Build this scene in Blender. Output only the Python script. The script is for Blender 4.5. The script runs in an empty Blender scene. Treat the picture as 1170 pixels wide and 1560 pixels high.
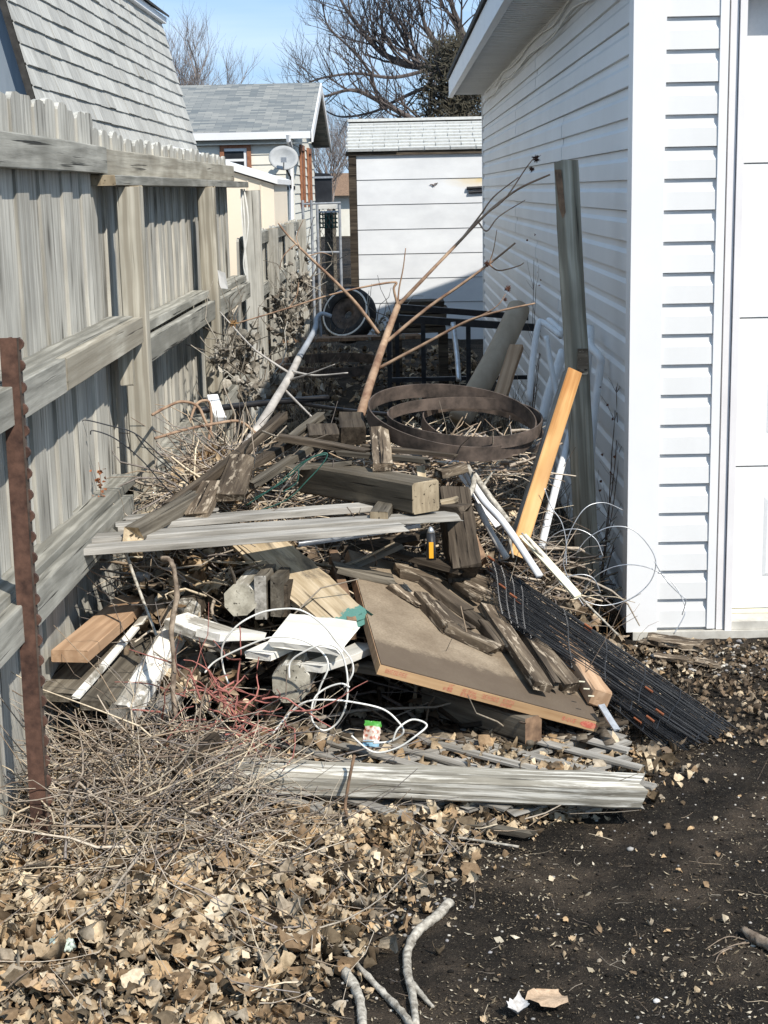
import bpy, math, random
import numpy as np
from mathutils import Vector, Matrix, noise
random.seed(7); RNG = np.random.default_rng(7)
S = bpy.context.scene
COL = S.collection
R = math.radians
# ------------------------------------------------------------------ camera
CAM_H = 1.70
FPX = 2344.0                      # focal length in photo pixels (about 52 mm equivalent)
pitch, roll, yaw = R(11.8), R(1.19), R(-0.66)
fw = Vector((math.sin(yaw)*math.cos(pitch), math.cos(yaw)*math.cos(pitch), -math.sin(pitch)))
r0 = fw.cross(Vector((0, 0, 1))).normalized(); u0 = r0.cross(fw)
rt = r0*math.cos(roll) - u0*math.sin(roll); upv = u0*math.cos(roll) + r0*math.sin(roll)
cd = bpy.data.cameras.new('camera'); cam = bpy.data.objects.new('camera', cd); COL.objects.link(cam)
cam.matrix_world = Matrix(((rt.x, upv.x, -fw.x, 0), (rt.y, upv.y, -fw.y, 0), (rt.z, upv.z, -fw.z, CAM_H), (0, 0, 0, 1)))
cd.sensor_fit = 'VERTICAL'; cd.sensor_height = 34.6; cd.sensor_width = 25.95; cd.lens = 34.6*FPX/1560
cd.clip_start = 0.05; cd.clip_end = 900
S.camera = cam
# ------------------------------------------------------------------ sky, sun, exposure
EL = R(45.5); SX, SY = 0.60, -0.80
to_sun = Vector((SX*math.cos(EL), SY*math.cos(EL), math.sin(EL)))
W = bpy.data.worlds.new('World'); S.world = W; W.use_nodes = True
wn = W.node_tree.nodes; wl = W.node_tree.links
bg = wn['Background']; bg.inputs[1].default_value = 0.145
sky = wn.new('ShaderNodeTexSky'); sky.sky_type = 'NISHITA'; sky.sun_disc = False
sky.sun_elevation = EL; sky.sun_rotation = math.atan2(SX, SY); sky.altitude = 300; sky.air_density = 1.0; sky.dust_density = 0.2; sky.ozone_density = 2.0
tc = wn.new('ShaderNodeTexCoord'); mp = wn.new('ShaderNodeMapping'); mp.inputs['Scale'].default_value = (1.2, 2.0, 13.0); mp.inputs['Rotation'].default_value = (0.05, 0.06, 0)
cn = wn.new('ShaderNodeTexNoise'); cn.inputs['Scale'].default_value = 1.3; cn.inputs['Detail'].default_value = 5; cn.inputs['Roughness'].default_value = .55
cr = wn.new('ShaderNodeValToRGB'); cr.color_ramp.elements[0].position = .44; cr.color_ramp.elements[0].color = (0, 0, 0, 1); cr.color_ramp.elements[1].position = .74; cr.color_ramp.elements[1].color = (.6, .6, .6, 1)
cm = wn.new('ShaderNodeMix'); cm.data_type = 'RGBA'; cm.inputs[7].default_value = (4.0, 4.6, 5.3, 1)
wl.new(tc.outputs['Generated'], mp.inputs[0]); wl.new(mp.outputs[0], cn.inputs['Vector']); wl.new(cn.outputs[0], cr.inputs[0])
wl.new(cr.outputs[0], cm.inputs[0]); tint = wn.new('ShaderNodeMix'); tint.data_type = 'RGBA'; tint.blend_type = 'MULTIPLY'; tint.inputs[0].default_value = 1; tint.inputs[7].default_value = (.72, .75, .83, 1); wl.new(sky.outputs[0], tint.inputs[6]); even = wn.new('ShaderNodeMix'); even.data_type = 'RGBA'; even.inputs[0].default_value = .82; even.inputs[7].default_value = (1.5, 2.45, 3.75, 1); wl.new(tint.outputs[2], even.inputs[6]); wl.new(even.outputs[2], cm.inputs[6]); wl.new(cm.outputs[2], bg.inputs[0])
sl = bpy.data.lights.new('sun', 'SUN'); sl.energy = 3.5; sl.angle = R(0.53); sl.color = (1.0, .94, .85)
so = bpy.data.objects.new('sun', sl); COL.objects.link(so); so.rotation_euler = to_sun.to_track_quat('Z', 'Y').to_euler(); so.location = (3, -4, 8)
S.view_settings.view_transform = 'Standard'; S.view_settings.look = 'None'; S.view_settings.gamma = 1; S.view_settings.exposure = 0.78
S.view_settings.use_curve_mapping = False
# ------------------------------------------------------------------ measuring helpers: pixel of the photo + a known depth / height -> world point
def _ray(x, y): return fw + rt*((x-585)/FPX) - upv*((y-780)/FPX)
def P(x, y, Y): d = _ray(x, y); return Vector((0, 0, CAM_H)) + d*(Y/d.y)
def Z(x, y, z): d = _ray(x, y); return Vector((0, 0, CAM_H)) + d*((z-CAM_H)/d.z)
def onplane(x, y, o, n): d = _ray(x, y); c = Vector((0, 0, CAM_H)); return c + d*((o-c).dot(n)/d.dot(n))
# ------------------------------------------------------------------ materials
MATS = {}
def base(name, rough=.8, metal=0.0, spec=.3):
    m = bpy.data.materials.new(name); m.use_nodes = True; MATS[name] = m
    b = m.node_tree.nodes['Principled BSDF']; b.inputs['Roughness'].default_value = rough; b.inputs['Metallic'].default_value = metal
    b.inputs['Specular IOR Level'].default_value = spec
    return m, m.node_tree.nodes, m.node_tree.links, b
def coords(n, l, scale, coord='Object', rand=True):
    tc = n.new('ShaderNodeTexCoord'); src = tc.outputs[coord]
    if rand:
        oi = n.new('ShaderNodeObjectInfo'); mu = n.new('ShaderNodeVectorMath'); mu.operation = 'SCALE'; mu.inputs[0].default_value = (37, 91, 53)
        l.new(oi.outputs['Random'], mu.inputs['Scale'])
        ad = n.new('ShaderNodeVectorMath'); ad.operation = 'ADD'; l.new(src, ad.inputs[0]); l.new(mu.outputs[0], ad.inputs[1]); src = ad.outputs[0]
    mp = n.new('ShaderNodeMapping'); mp.inputs['Scale'].default_value = scale; l.new(src, mp.inputs[0])
    return mp.outputs[0], src
def noisen(n, l, vec, scale, detail=4, rough=.6, dist=0.0):
    t = n.new('ShaderNodeTexNoise'); t.inputs['Scale'].default_value = scale; t.inputs['Detail'].default_value = detail
    t.inputs['Roughness'].default_value = rough; t.inputs['Distortion'].default_value = dist; l.new(vec, t.inputs['Vector']); return t.outputs[0]
def ramp(n, l, fac, stops):
    r = n.new('ShaderNodeValToRGB'); e = r.color_ramp.elements
    while len(e) < len(stops): e.new(.5)
    for k, (p, c) in enumerate(stops): e[k].position = p; e[k].color = tuple(c) + (1,) if len(c) == 3 else c
    l.new(fac, r.inputs[0]); return r.outputs[0]
def mix(n, l, fac, a, b, mode='MIX'):
    m = n.new('ShaderNodeMix'); m.data_type = 'RGBA'; m.blend_type = mode
    for sock, v in ((0, fac), (6, a), (7, b)):
        if isinstance(v, (int, float)): m.inputs[sock].default_value = v
        elif isinstance(v, tuple): m.inputs[sock].default_value = v + (1,) if len(v) == 3 else v
        else: l.new(v, m.inputs[sock])
    return m.outputs[2]
def bump(n, l, b, h, strength=.3, dist=.004):
    bp = n.new('ShaderNodeBump'); bp.inputs['Strength'].default_value = strength; bp.inputs['Distance'].default_value = dist
    l.new(h, bp.inputs['Height']); l.new(bp.outputs[0], b.inputs['Normal'])
def vary(n, l, col, amt):
    oi = n.new('ShaderNodeObjectInfo'); mr = n.new('ShaderNodeMapRange'); mr.inputs[3].default_value = 1-amt; mr.inputs[4].default_value = 1+amt
    l.new(oi.outputs['Random'], mr.inputs[0]); h = n.new('ShaderNodeHueSaturation'); l.new(mr.outputs[0], h.inputs['Value']); l.new(col, h.inputs['Color']); return h.outputs[0]
def wood(name, dark, mid, light, streak=(2.5, 45, 45), var=.22, rough=.85, crack=.5, patch=None, patch_lim=(.45, .55), patch_scale=6, rings=None, knots=False, bs=.5, pst=(.7, 1.6, 1.6), zone=None):
    """weathered wood, grain along local X; patch = colour of paint / dirt that covers part of it"""
    m, n, l, b = base(name, rough, 0, .2)
    v, src = coords(n, l, streak)
    g = noisen(n, l, v, 1.0, 6, .65, .3)
    col = ramp(n, l, g, [(.28, dark), (.5, mid), (.72, light)])
    v2, _ = coords(n, l, (4, 9, 9)); big = noisen(n, l, v2, 1.0, 3, .5)
    col = mix(n, l, ramp(n, l, big, [(.35, (.0, .0, .0)), (.75, (.55, .55, .55))]), col, tuple(.55*c for c in dark))
    if knots:
        vk, _ = coords(n, l, (2.4, 9, 9)); vo = n.new('ShaderNodeTexVoronoi'); vo.inputs['Scale'].default_value = 1.0; l.new(vk, vo.inputs['Vector'])
        col = mix(n, l, ramp(n, l, vo.outputs[0], [(.07, (.85, .85, .85)), (.16, (.25, .25, .25)), (.3, (0, 0, 0))]), col, tuple(.45*c for c in dark))
    if rings:
        wv = n.new('ShaderNodeTexWave'); wv.wave_type = 'BANDS'; wv.bands_direction = 'Y'; wv.inputs['Scale'].default_value = rings; wv.inputs['Distortion'].default_value = 6; wv.inputs['Detail'].default_value = 2; wv.inputs['Detail Scale'].default_value = .6
        v4, _ = coords(n, l, (.35, 1, 1)); l.new(v4, wv.inputs['Vector'])
        col = mix(n, l, ramp(n, l, wv.outputs[1], [(.35, (0, 0, 0)), (.85, (.7, .7, .7))]), col, dark)
    v3, _ = coords(n, l, (1.6, 70, 70)); ck = noisen(n, l, v3, 1.0, 3, .5, .2)
    ckm = ramp(n, l, ck, [(.30, (1, 1, 1)), (.36, (0, 0, 0))])
    col = mix(n, l, ckm, col, tuple(.25*c for c in dark)) if crack > 0 else col
    if patch:
        vp, _ = coords(n, l, pst); pn = noisen(n, l, vp, patch_scale, 7, .68, .4)
        col = mix(n, l, ramp(n, l, pn, [(patch_lim[0], (0, 0, 0)), (patch_lim[1], (1, 1, 1))]), col, patch)
    if zone:      # paint left on one end: (colour, local x where it starts, softness)
        so_ = n.new('ShaderNodeTexCoord'); sp_ = n.new('ShaderNodeSeparateXYZ'); l.new(so_.outputs['Object'], sp_.inputs[0])
        zn = noisen(n, l, so_.outputs['Object'], 22, 5, .6); ad = n.new('ShaderNodeMath'); ad.operation = 'MULTIPLY_ADD'; ad.inputs[1].default_value = .30; l.new(zn, ad.inputs[0]); l.new(sp_.outputs[0], ad.inputs[2])
        col = mix(n, l, ramp(n, l, ad.outputs[0], [(zone[1]+.15, (0, 0, 0)), (zone[1]+.165, (1, 1, 1))]), col, zone[0])
    col = vary(n, l, col, var)
    l.new(col, b.inputs['Base Color'])
    hm = n.new('ShaderNodeMath'); hm.operation = 'SUBTRACT'; l.new(g, hm.inputs[0]); l.new(ckm, hm.inputs[1])
    bump(n, l, b, hm.outputs[0], bs, .004)
    return m
def plain(name, c1, c2, scale=8, rough=.6, metal=0, bs=.15, bd=.003, var=.06, spec=.3, stretch=(1, 1, 1), rand=True, detail=5, lim=(.35, .65)):
    m, n, l, b = base(name, rough, metal, spec)
    v, _ = coords(n, l, stretch, rand=rand); g = noisen(n, l, v, scale, detail, .6)
    col = vary(n, l, ramp(n, l, g, [(lim[0], c1), (lim[1], c2)]), var); l.new(col, b.inputs['Base Color'])
    if bs: bump(n, l, b, g, bs, bd)
    return m
def attrmat(name, rough=.8, bs=.3, scale=60, trans=0.0):
    m, n, l, b = base(name, rough, 0, .2)
    a = n.new('ShaderNodeAttribute'); a.attribute_name = 'col'
    v, _ = coords(n, l, (1, 1, 1), rand=False); g = noisen(n, l, v, scale, 3, .6)
    col = mix(n, l, ramp(n, l, g, [(.35, (.62, .62, .62)), (.65, (1.1, 1.1, 1.1))]), (0, 0, 0), a.outputs['Color'], 'MIX')
    col = mix(n, l, 1.0, a.outputs['Color'], ramp(n, l, g, [(.3, (.6, .58, .55)), (.65, (1, 1, 1))]), 'MULTIPLY')
    l.new(col, b.inputs['Base Color']); bump(n, l, b, g, bs, .003)
    return m
wood('fence_wood', (.24, .225, .19), (.46, .445, .395), (.64, .62, .55), streak=(1.3, 55, 55), var=.16, crack=1, knots=True)
wood('fence_post_wood', (.22, .195, .15), (.45, .42, .345), (.60, .57, .485), streak=(1.2, 40, 40), var=.08, rings=7, knots=True)
wood('fence_rail_wood', (.17, .165, .14), (.36, .35, .305), (.50, .485, .425), var=.12, rings=8)
wood('grey_wood', (.13, .12, .10), (.33, .31, .275), (.52, .50, .455), var=.15)
wood('old_wood', (.05, .042, .032), (.15, .13, .10), (.28, .25, .20), var=.25)
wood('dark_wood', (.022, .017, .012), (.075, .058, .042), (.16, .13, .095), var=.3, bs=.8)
wood('rotten_wood', (.035, .026, .018), (.12, .09, .062), (.34, .27, .19), streak=(3, 24, 24), var=.3, bs=1.0, patch=(.38, .315, .235), patch_lim=(.54, .60), patch_scale=15, pst=(.8, 3.5, 3.5))
wood('beam_wood', (.06, .05, .036), (.125, .105, .078), (.21, .18, .135), streak=(2, 30, 30), var=.05)
wood('tan_wood', (.33, .205, .12), (.52, .345, .215), (.62, .43, .285), streak=(1.5, 30, 30), var=.08, crack=0, bs=.3, knots=True, rings=8)
wood('yellow_wood', (.34, .14, .04), (.66, .385, .155), (.76, .48, .225), streak=(1.4, 24, 24), var=.04, crack=0, rings=13, bs=.15)
wood('splinter_wood', (.22, .16, .09), (.50, .40, .265), (.68, .575, .42), streak=(2.2, 36, 36), var=.05, patch=(.12, .10, .075), patch_lim=(.56, .66), patch_scale=5, bs=.9, zone=((.085, .20, .17), .225))
wood('white_painted_wood', (.20, .185, .15), (.36, .335, .285), (.50, .47, .41), var=.06, patch=(.74, .72, .66), patch_lim=(.44, .50), patch_scale=5, bs=.6)
wood('white_flaky_wood', (.16, .145, .115), (.33, .305, .25), (.48, .45, .38), var=.05, patch=(.66, .635, .565), patch_lim=(.48, .58), patch_scale=9, bs=.9, pst=(.32, 7, 7))
wood('new_white_wood', (.55, .53, .47), (.72, .70, .64), (.80, .785, .735), var=.05, crack=0, bs=.3)
wood('end_grain', (.16, .125, .08), (.34, .275, .185), (.46, .385, .27), streak=(60, 30, 6), var=.06, bs=.9)
wood('grey_end', (.17, .155, .12), (.36, .335, .27), (.50, .47, .39), streak=(40, 22, 22), var=.06, bs=.9)
wood('slab_edge', (.40, .235, .115), (.60, .395, .215), (.68, .47, .275), streak=(1.2, 30, 30), var=.03, crack=0, bs=.1)
m, n, l, b = base('slab_top', .9, 0, .2)     # worn fibreboard skin, damp-stained along its front edge (local y)
v, _ = coords(n, l, (1, 1, 1), rand=False); g = noisen(n, l, v, 6, 9, .62); gf = noisen(n, l, v, 120, 4, .6)
col = ramp(n, l, g, [(.3, (.16, .12, .082)), (.62, (.30, .24, .17))])
sp = n.new('ShaderNodeSeparateXYZ'); l.new(v, sp.inputs[0]); ma = n.new('ShaderNodeMath'); ma.operation = 'MULTIPLY_ADD'; ma.inputs[1].default_value = .14; l.new(noisen(n, l, v, 28, 8, .75), ma.inputs[0]); l.new(sp.outputs[1], ma.inputs[2])
col = mix(n, l, ramp(n, l, ma.outputs[0], [(.21, (.8, .8, .8)), (.245, (0, 0, 0))]), col, (.085, .063, .046))
col = mix(n, l, ramp(n, l, gf, [(.35, (.35, .35, .35)), (.6, (0, 0, 0))]), col, (.10, .075, .05)); l.new(col, b.inputs['Base Color']); bump(n, l, b, gf, .3, .002)
plain('vinyl', (.65, .65, .64), (.72, .72, .71), 2.2, .5, bs=0, var=.015, stretch=(1, .6, .25), detail=7)
plain('vinyl_trim', (.71, .71, .705), (.75, .75, .745), 3, .45, bs=0, var=.0)
plain('soffit_white', (.76, .76, .75), (.80, .80, .79), 3, .5, bs=0, var=.02)
plain('door_white', (.68, .69, .685), (.73, .735, .73), 90, .45, bs=.12, bd=.001, var=0)
plain('casing', (.68, .655, .65), (.75, .73, .72), 4, .5, bs=0, var=0)
plain('shingle_barn', (.33, .325, .30), (.48, .475, .44), 9, .95, bs=.5, var=.14, stretch=(1, 3, .6), detail=8)
plain('shingle_shed', (.44, .445, .425), (.55, .555, .535), 30, .95, bs=.4, var=.05)
plain('dark_edge', (.03, .028, .026), (.06, .056, .05), 20, .9, bs=.2)
plain('barn_gable', (.17, .205, .24), (.23, .265, .30), 4, .8, bs=.2, stretch=(4, 4, .4), var=0)
plain('cream_siding', (.66, .635, .55), (.72, .70, .615), 4, .7, bs=.05, var=.015)
plain('cream_panel', (.74, .65, .525), (.78, .69, .565), 2, .7, bs=.03, var=0)
plain('brown_trim', (.20, .085, .045), (.33, .15, .085), 12, .7, var=.1)
plain('shed_paint', (.60, .61, .62), (.70, .71, .715), 2.2, .6, bs=.12, var=.02, stretch=(1, 1, 2), detail=8)
m, n, l, b = base('shed_paint_stained', .6, 0, .3)     # the one board with an old yellow stain
v, _ = coords(n, l, (1, 1, 2), rand=False); g = noisen(n, l, v, 2.2, 8, .6); col = ramp(n, l, g, [(.35, (.60, .61, .62)), (.65, (.70, .71, .715))])
t_ = n.new('ShaderNodeTexCoord'); mp_ = n.new('ShaderNodeMapping'); mp_.vector_type = 'POINT'; mp_.inputs['Location'].default_value = (-1.05/.6, 0, -1.83/.16); mp_.inputs['Scale'].default_value = (1/.6, 0, 1/.16); l.new(t_.outputs['Object'], mp_.inputs[0])
gd = n.new('ShaderNodeTexGradient'); gd.gradient_type = 'SPHERICAL'; l.new(mp_.outputs[0], gd.inputs[0]); mm = n.new('ShaderNodeMath'); mm.operation = 'MULTIPLY'; l.new(gd.outputs[0], mm.inputs[0]); l.new(noisen(n, l, v, 6, 5, .6), mm.inputs[1])
col = mix(n, l, ramp(n, l, mm.outputs[0], [(.03, (0, 0, 0)), (.4, (.9, .9, .9))]), col, (.66, .52, .28)); l.new(col, b.inputs['Base Color'])
plain('rust', (.04, .022, .017), (.115, .062, .044), 26, .9, bs=.5, var=.1, detail=8)
plain('rust_dark', (.040, .032, .027), (.135, .102, .082), 16, .75, metal=.15, bs=.4, var=.12, detail=8)
plain('rust_orange', (.17, .055, .025), (.28, .10, .045), 30, .85, var=.1)
plain('black_metal', (.012, .012, .014), (.03, .03, .032), 20, .45, metal=.2, var=.1)
plain('black_wire', (.012, .013, .015), (.03, .031, .034), 40, .38, metal=.1, var=.2, spec=.5)
plain('galvanised', (.42, .43, .44), (.62, .63, .64), 30, .4, metal=.75, bs=.1, var=.1)
plain('pvc', (.70, .71, .71), (.80, .81, .81), 8, .45, bs=.03, var=.04)
plain('cream_plastic', (.68, .64, .47), (.76, .72, .56), 8, .5, bs=.05, var=.03)
plain('cardboard', (.36, .285, .205), (.45, .365, .27), 12, .9, bs=.1, var=.03, stretch=(1, 1, .4))
plain('rubber', (.022, .022, .023), (.05, .048, .046), 18, .85, bs=.3, var=.1)
plain('white_rubber', (.62, .61, .57), (.72, .71, .67), 18, .7)
plain('concrete', (.40, .38, .335), (.55, .53, .475), 14, .95, bs=.5, var=.03, detail=9)
plain('cable_white', (.62, .61, .56), (.74, .73, .68), 20, .5, bs=.0, var=.05)
plain('cable_green', (.02, .075, .06), (.04, .12, .095), 20, .5, var=.1)
plain('grey_branch', (.28, .26, .235), (.46, .43, .39), 16, .85, bs=.5, var=.1)
plain('blue_grey_pipe', (.20, .215, .235), (.33, .35, .375), 14, .6, bs=.2)
plain('pale_bark', (.17, .15, .12), (.52, .48, .405), 55, .85, bs=.7, var=.05, detail=8)
plain('stick_bark', (.10, .072, .052), (.34, .27, .20), 40, .85, bs=.7, var=.05, detail=8)
plain('brown_bark', (.10, .062, .04), (.26, .165, .10), 24, .85, bs=.7, var=.1, detail=8)
plain('red_bark', (.17, .095, .06), (.40, .28, .185), 18, .7, bs=.4, var=.05, detail=7)
plain('tree_bark', (.055, .046, .040), (.12, .10, .088), 6, .9, bs=.4, var=.1)
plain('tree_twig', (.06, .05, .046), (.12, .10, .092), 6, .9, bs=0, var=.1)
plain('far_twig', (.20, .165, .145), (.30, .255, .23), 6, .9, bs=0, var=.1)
plain('dark_needles', (.035, .032, .022), (.085, .075, .05), 6, .9, bs=0, var=.1)
plain('stone', (.20, .19, .175), (.46, .44, .41), 20, .9, bs=.4, var=.35)
plain('seedhead', (.045, .02, .014), (.11, .05, .032), 60, .9, bs=.8, bd=.01)
plain('burr', (.20, .11, .045), (.36, .22, .10), 60, .9, bs=.8, bd=.01)
plain('glass_dark', (.018, .02, .023), (.03, .032, .035), 3, .12, var=0, spec=.6)
plain('black_plastic', (.014, .015, .018), (.026, .028, .032), 6, .45, var=0)
plain('orange_label', (.78, .36, .02), (.84, .42, .04), 6, .5, var=0)
plain('teal_paint', (.05, .19, .155), (.10, .28, .235), 12, .7, var=.05)
plain('red_print', (.52, .13, .09), (.62, .24, .16), 90, .8, var=0, lim=(.45, .6))
plain('dish_grey', (.30, .31, .31), (.38, .39, .39), 6, .6, var=0)
plain('lichen', (.36, .43, .37), (.55, .60, .53), 60, .9, bs=.6)
attrmat('leaf', .85, .6, 70); attrmat('twig', .85, .3, 90); attrmat('chip', .95, .2, 80)
# far house roof: shingles only a few pixels across
m, n, l, b = base('house_shingles', .95)
v, _ = coords(n, l, (1, 1, 1), rand=False); bk = n.new('ShaderNodeTexBrick'); bk.inputs['Scale'].default_value = 1.0; bk.offset = .5
bk.inputs['Brick Width'].default_value = .26; bk.inputs['Row Height'].default_value = .10; bk.inputs['Mortar Size'].default_value = .003; bk.inputs['Bias'].default_value = 0
bk.inputs['Color1'].default_value = (.13, .145, .15, 1); bk.inputs['Color2'].default_value = (.27, .27, .25, 1); bk.inputs['Mortar'].default_value = (.10, .11, .115, 1); l.new(v, bk.inputs['Vector'])
l.new(bk.outputs[0], b.inputs['Base Color'])
# ground: dark damp soil, fine pale grit
m, n, l, b = base('soil', .95, 0, .15)
v, _ = coords(n, l, (1, 1, 1), rand=False)
g1 = noisen(n, l, v, 3.2, 8, .65); g2 = noisen(n, l, v, 60, 6, .7); g3 = noisen(n, l, v, 170, 3, .6)
col = ramp(n, l, g1, [(.38, (.006, .005, .0043)), (.5, (.018, .0142, .011)), (.60, (.062, .047, .034))])
col = mix(n, l, ramp(n, l, g2, [(.40, (0, 0, 0)), (.72, (.5, .5, .5))]), col, (.05, .04, .029))
col = mix(n, l, ramp(n, l, g3, [(.63, (0, 0, 0)), (.70, (.8, .8, .8))]), col, (.22, .185, .13))
l.new(col, b.inputs['Base Color'])
hs = n.new('ShaderNodeMath'); hs.operation = 'ADD'; l.new(g2, hs.inputs[0]); l.new(g3, hs.inputs[1]); bump(n, l, b, hs.outputs[0], .9, .012)
# wrapper print: a green band, a brown-white picture and a blue foot across local Z
m, n, l, b = base('wrapper_print', .35, 0, .5)
v, _ = coords(n, l, (1, 1, 1), rand=False); sx = n.new('ShaderNodeSeparateXYZ'); l.new(v, sx.inputs[0])
vo = n.new('ShaderNodeTexVoronoi'); vo.inputs['Scale'].default_value = 75; l.new(v, vo.inputs['Vector'])
pic = ramp(n, l, vo.outputs[0], [(.25, (.30, .09, .05)), (.55, (.50, .42, .35))])
mr = n.new('ShaderNodeMapRange'); mr.inputs[1].default_value = -.05; mr.inputs[2].default_value = .05; l.new(sx.outputs[2], mr.inputs[0])
up_ = ramp(n, l, mr.outputs[0], [(.70, (0, 0, 0)), (.74, (1, 1, 1))]); lo_ = ramp(n, l, mr.outputs[0], [(.26, (1, 1, 1)), (.32, (0, 0, 0))])
col = mix(n, l, up_, pic, (.06, .27, .035)); col = mix(n, l, lo_, col, (.20, .36, .46)); l.new(col, b.inputs['Base Color'])
M = MATS
# ------------------------------------------------------------------ mesh helpers
def tag(o, label=None, cat=None, group=None, kind=None):
    if label: o['label'] = label
    if cat: o['category'] = cat
    if group: o['group'] = group
    if kind: o['kind'] = kind
    return o
def empty(name, loc, label=None, cat=None, group=None):
    o = bpy.data.objects.new(name, None); COL.objects.link(o); o.location = loc; o.empty_display_size = .1
    return tag(o, label, cat, group)
def link(o, parent=None):
    COL.objects.link(o)
    if parent is not None:
        o.parent = parent
        o.matrix_parent_inverse = world_of(parent).inverted()
    return o
def world_of(o):
    w = o.matrix_basis.copy()
    if o.parent is not None: w = world_of(o.parent) @ o.matrix_parent_inverse @ w
    return w
def mk(name, V, F, mats, parent=None, mw=None, smooth=False, fm=None):
    me = bpy.data.meshes.new(name); me.from_pydata([tuple(v) for v in V], [], F)
    for m in (mats if isinstance(mats, (list, tuple)) else [mats]): me.materials.append(M[m] if isinstance(m, str) else m)
    if fm: me.polygons.foreach_set('material_index', fm)
    if smooth: me.polygons.foreach_set('use_smooth', [True]*len(me.polygons))
    me.update()
    o = bpy.data.objects.new(name, me)
    if mw is not None: o.matrix_world = mw
    return link(o, parent)
def fast(name, V, T, col, mat, kind='stuff', label=None, cat=None, parent=None):
    """big triangle mesh from numpy arrays with a colour attribute"""
    V = np.asarray(V, np.float32); T = np.asarray(T, np.int32)
    me = bpy.data.meshes.new(name); me.vertices.add(len(V)); me.vertices.foreach_set('co', V.ravel())
    me.loops.add(T.size); me.loops.foreach_set('vertex_index', T.ravel())
    me.polygons.add(len(T)); me.polygons.foreach_set('loop_start', np.arange(0, T.size, 3, dtype=np.int32))
    if col is not None:
        a = me.attributes.new('col', 'FLOAT_COLOR', 'POINT'); c = np.ones((len(V), 4), np.float32); c[:, :3] = col; a.data.foreach_set('color', c.ravel())
    me.materials.append(M[mat]); me.update(calc_edges=True); me.validate()
    o = bpy.data.objects.new(name, me); link(o, parent); return tag(o, label, cat, None, kind)
class MB:
    def __init__(s): s.v = []; s.f = []; s.m = []
    def add(s, V, F, mi=0):
        k = len(s.v); s.v += [Vector(v) for v in V]; s.f += [tuple(i+k for i in f) for f in F]; s.m += [mi]*len(F)
    def box(s, lo, hi, mi=0):
        x0, y0, z0 = lo; x1, y1, z1 = hi
        s.add([(x0,y0,z0),(x1,y0,z0),(x1,y1,z0),(x0,y1,z0),(x0,y0,z1),(x1,y0,z1),(x1,y1,z1),(x0,y1,z1)],
              [(0,3,2,1),(4,5,6,7),(0,1,5,4),(1,2,6,5),(2,3,7,6),(3,0,4,7)], mi)
    def quad(s, a, b, c, d, mi=0): s.add([a, b, c, d], [(0, 1, 2, 3)], mi)
    def prism(s, poly, d, mi=0):
        """poly: 3d points of one face, d: extrusion vector"""
        n = len(poly); d = Vector(d); V = [Vector(p) for p in poly] + [Vector(p)+d for p in poly]
        s.add(V, [tuple(range(n))[::-1], tuple(range(n, 2*n))] + [(i, (i+1) % n, n+(i+1) % n, n+i) for i in range(n)], mi)
    def tube(s, pts, rad, sides=6, cap=True, mi=0, jit=0.0):
        pts = [Vector(p) for p in pts]; n = len(pts)
        rad = rad if isinstance(rad, (list, tuple)) else [rad]*n
        t0 = (pts[1]-pts[0]).normalized(); a = t0.orthogonal().normalized(); V = []
        for i, p in enumerate(pts):
            t = (pts[min(i+1, n-1)]-pts[max(i-1, 0)]); t = t.normalized() if t.length > 1e-9 else t0
            a = a - t*a.dot(t); a = a.normalized() if a.length > 1e-6 else t.orthogonal().normalized(); b_ = t.cross(a)
            for k in range(sides):
                an = 2*math.pi*k/sides; rr = rad[i]*(1+jit*random.uniform(-1, 1)); V.append(p + a*(math.cos(an)*rr) + b_*(math.sin(an)*rr))
        F = []
        for i in range(n-1):
            for k in range(sides):
                k2 = (k+1) % sides; F.append((i*sides+k, i*sides+k2, (i+1)*sides+k2, (i+1)*sides+k))
        if cap: F.append(tuple(range(sides))[::-1]); F.append(tuple((n-1)*sides+k for k in range(sides)))
        s.add(V, F, mi)
    def build(s, name, mats, parent=None, smooth=False, origin=None):
        if origin is None and parent is None and s.v:
            lo = Vector([min(v[i] for v in s.v) for i in range(3)]); hi = Vector([max(v[i] for v in s.v) for i in range(3)])
            origin = Vector(((lo.x+hi.x)/2, (lo.y+hi.y)/2, lo.z))
        o0 = origin or Vector((0, 0, 0))
        return mk(name, [v-o0 for v in s.v], s.f, mats, parent, Matrix.Translation(o0), smooth, s.m if isinstance(mats, (list, tuple)) and len(mats) > 1 else None)
def curve(pts, n=6):
    """Catmull-Rom through the points"""
    pts = [Vector(p) for p in pts]; out = []
    for i in range(len(pts)-1):
        p0 = pts[max(i-1, 0)]; p1 = pts[i]; p2 = pts[i+1]; p3 = pts[min(i+2, len(pts)-1)]
        for k in range(n):
            t = k/n; out.append(.5*((2*p1) + (p2-p0)*t + (2*p0-5*p1+4*p2-p3)*t*t + (-p0+3*p1-3*p2+p3)*t**3))
    return out + [pts[-1]]
def lerp_r(r0, r1, n): return [r0+(r1-r0)*i/(n-1) for i in range(n)]
def frame(A, B, tilt=0.0):
    X = (B-A).normalized(); up = Vector((0, 0, 1)) if abs(X.z) < .93 else Vector((0, -1, 0))
    Y = up.cross(X).normalized(); Zv = X.cross(Y)
    if tilt: q = Matrix.Rotation(R(tilt), 3, X); Y = q @ Y; Zv = q @ Zv
    c = (A+B)/2
    return Matrix(((X.x, Y.x, Zv.x, c.x), (X.y, Y.y, Zv.y, c.y), (X.z, Y.z, Zv.z, c.z), (0, 0, 0, 1)))
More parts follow.
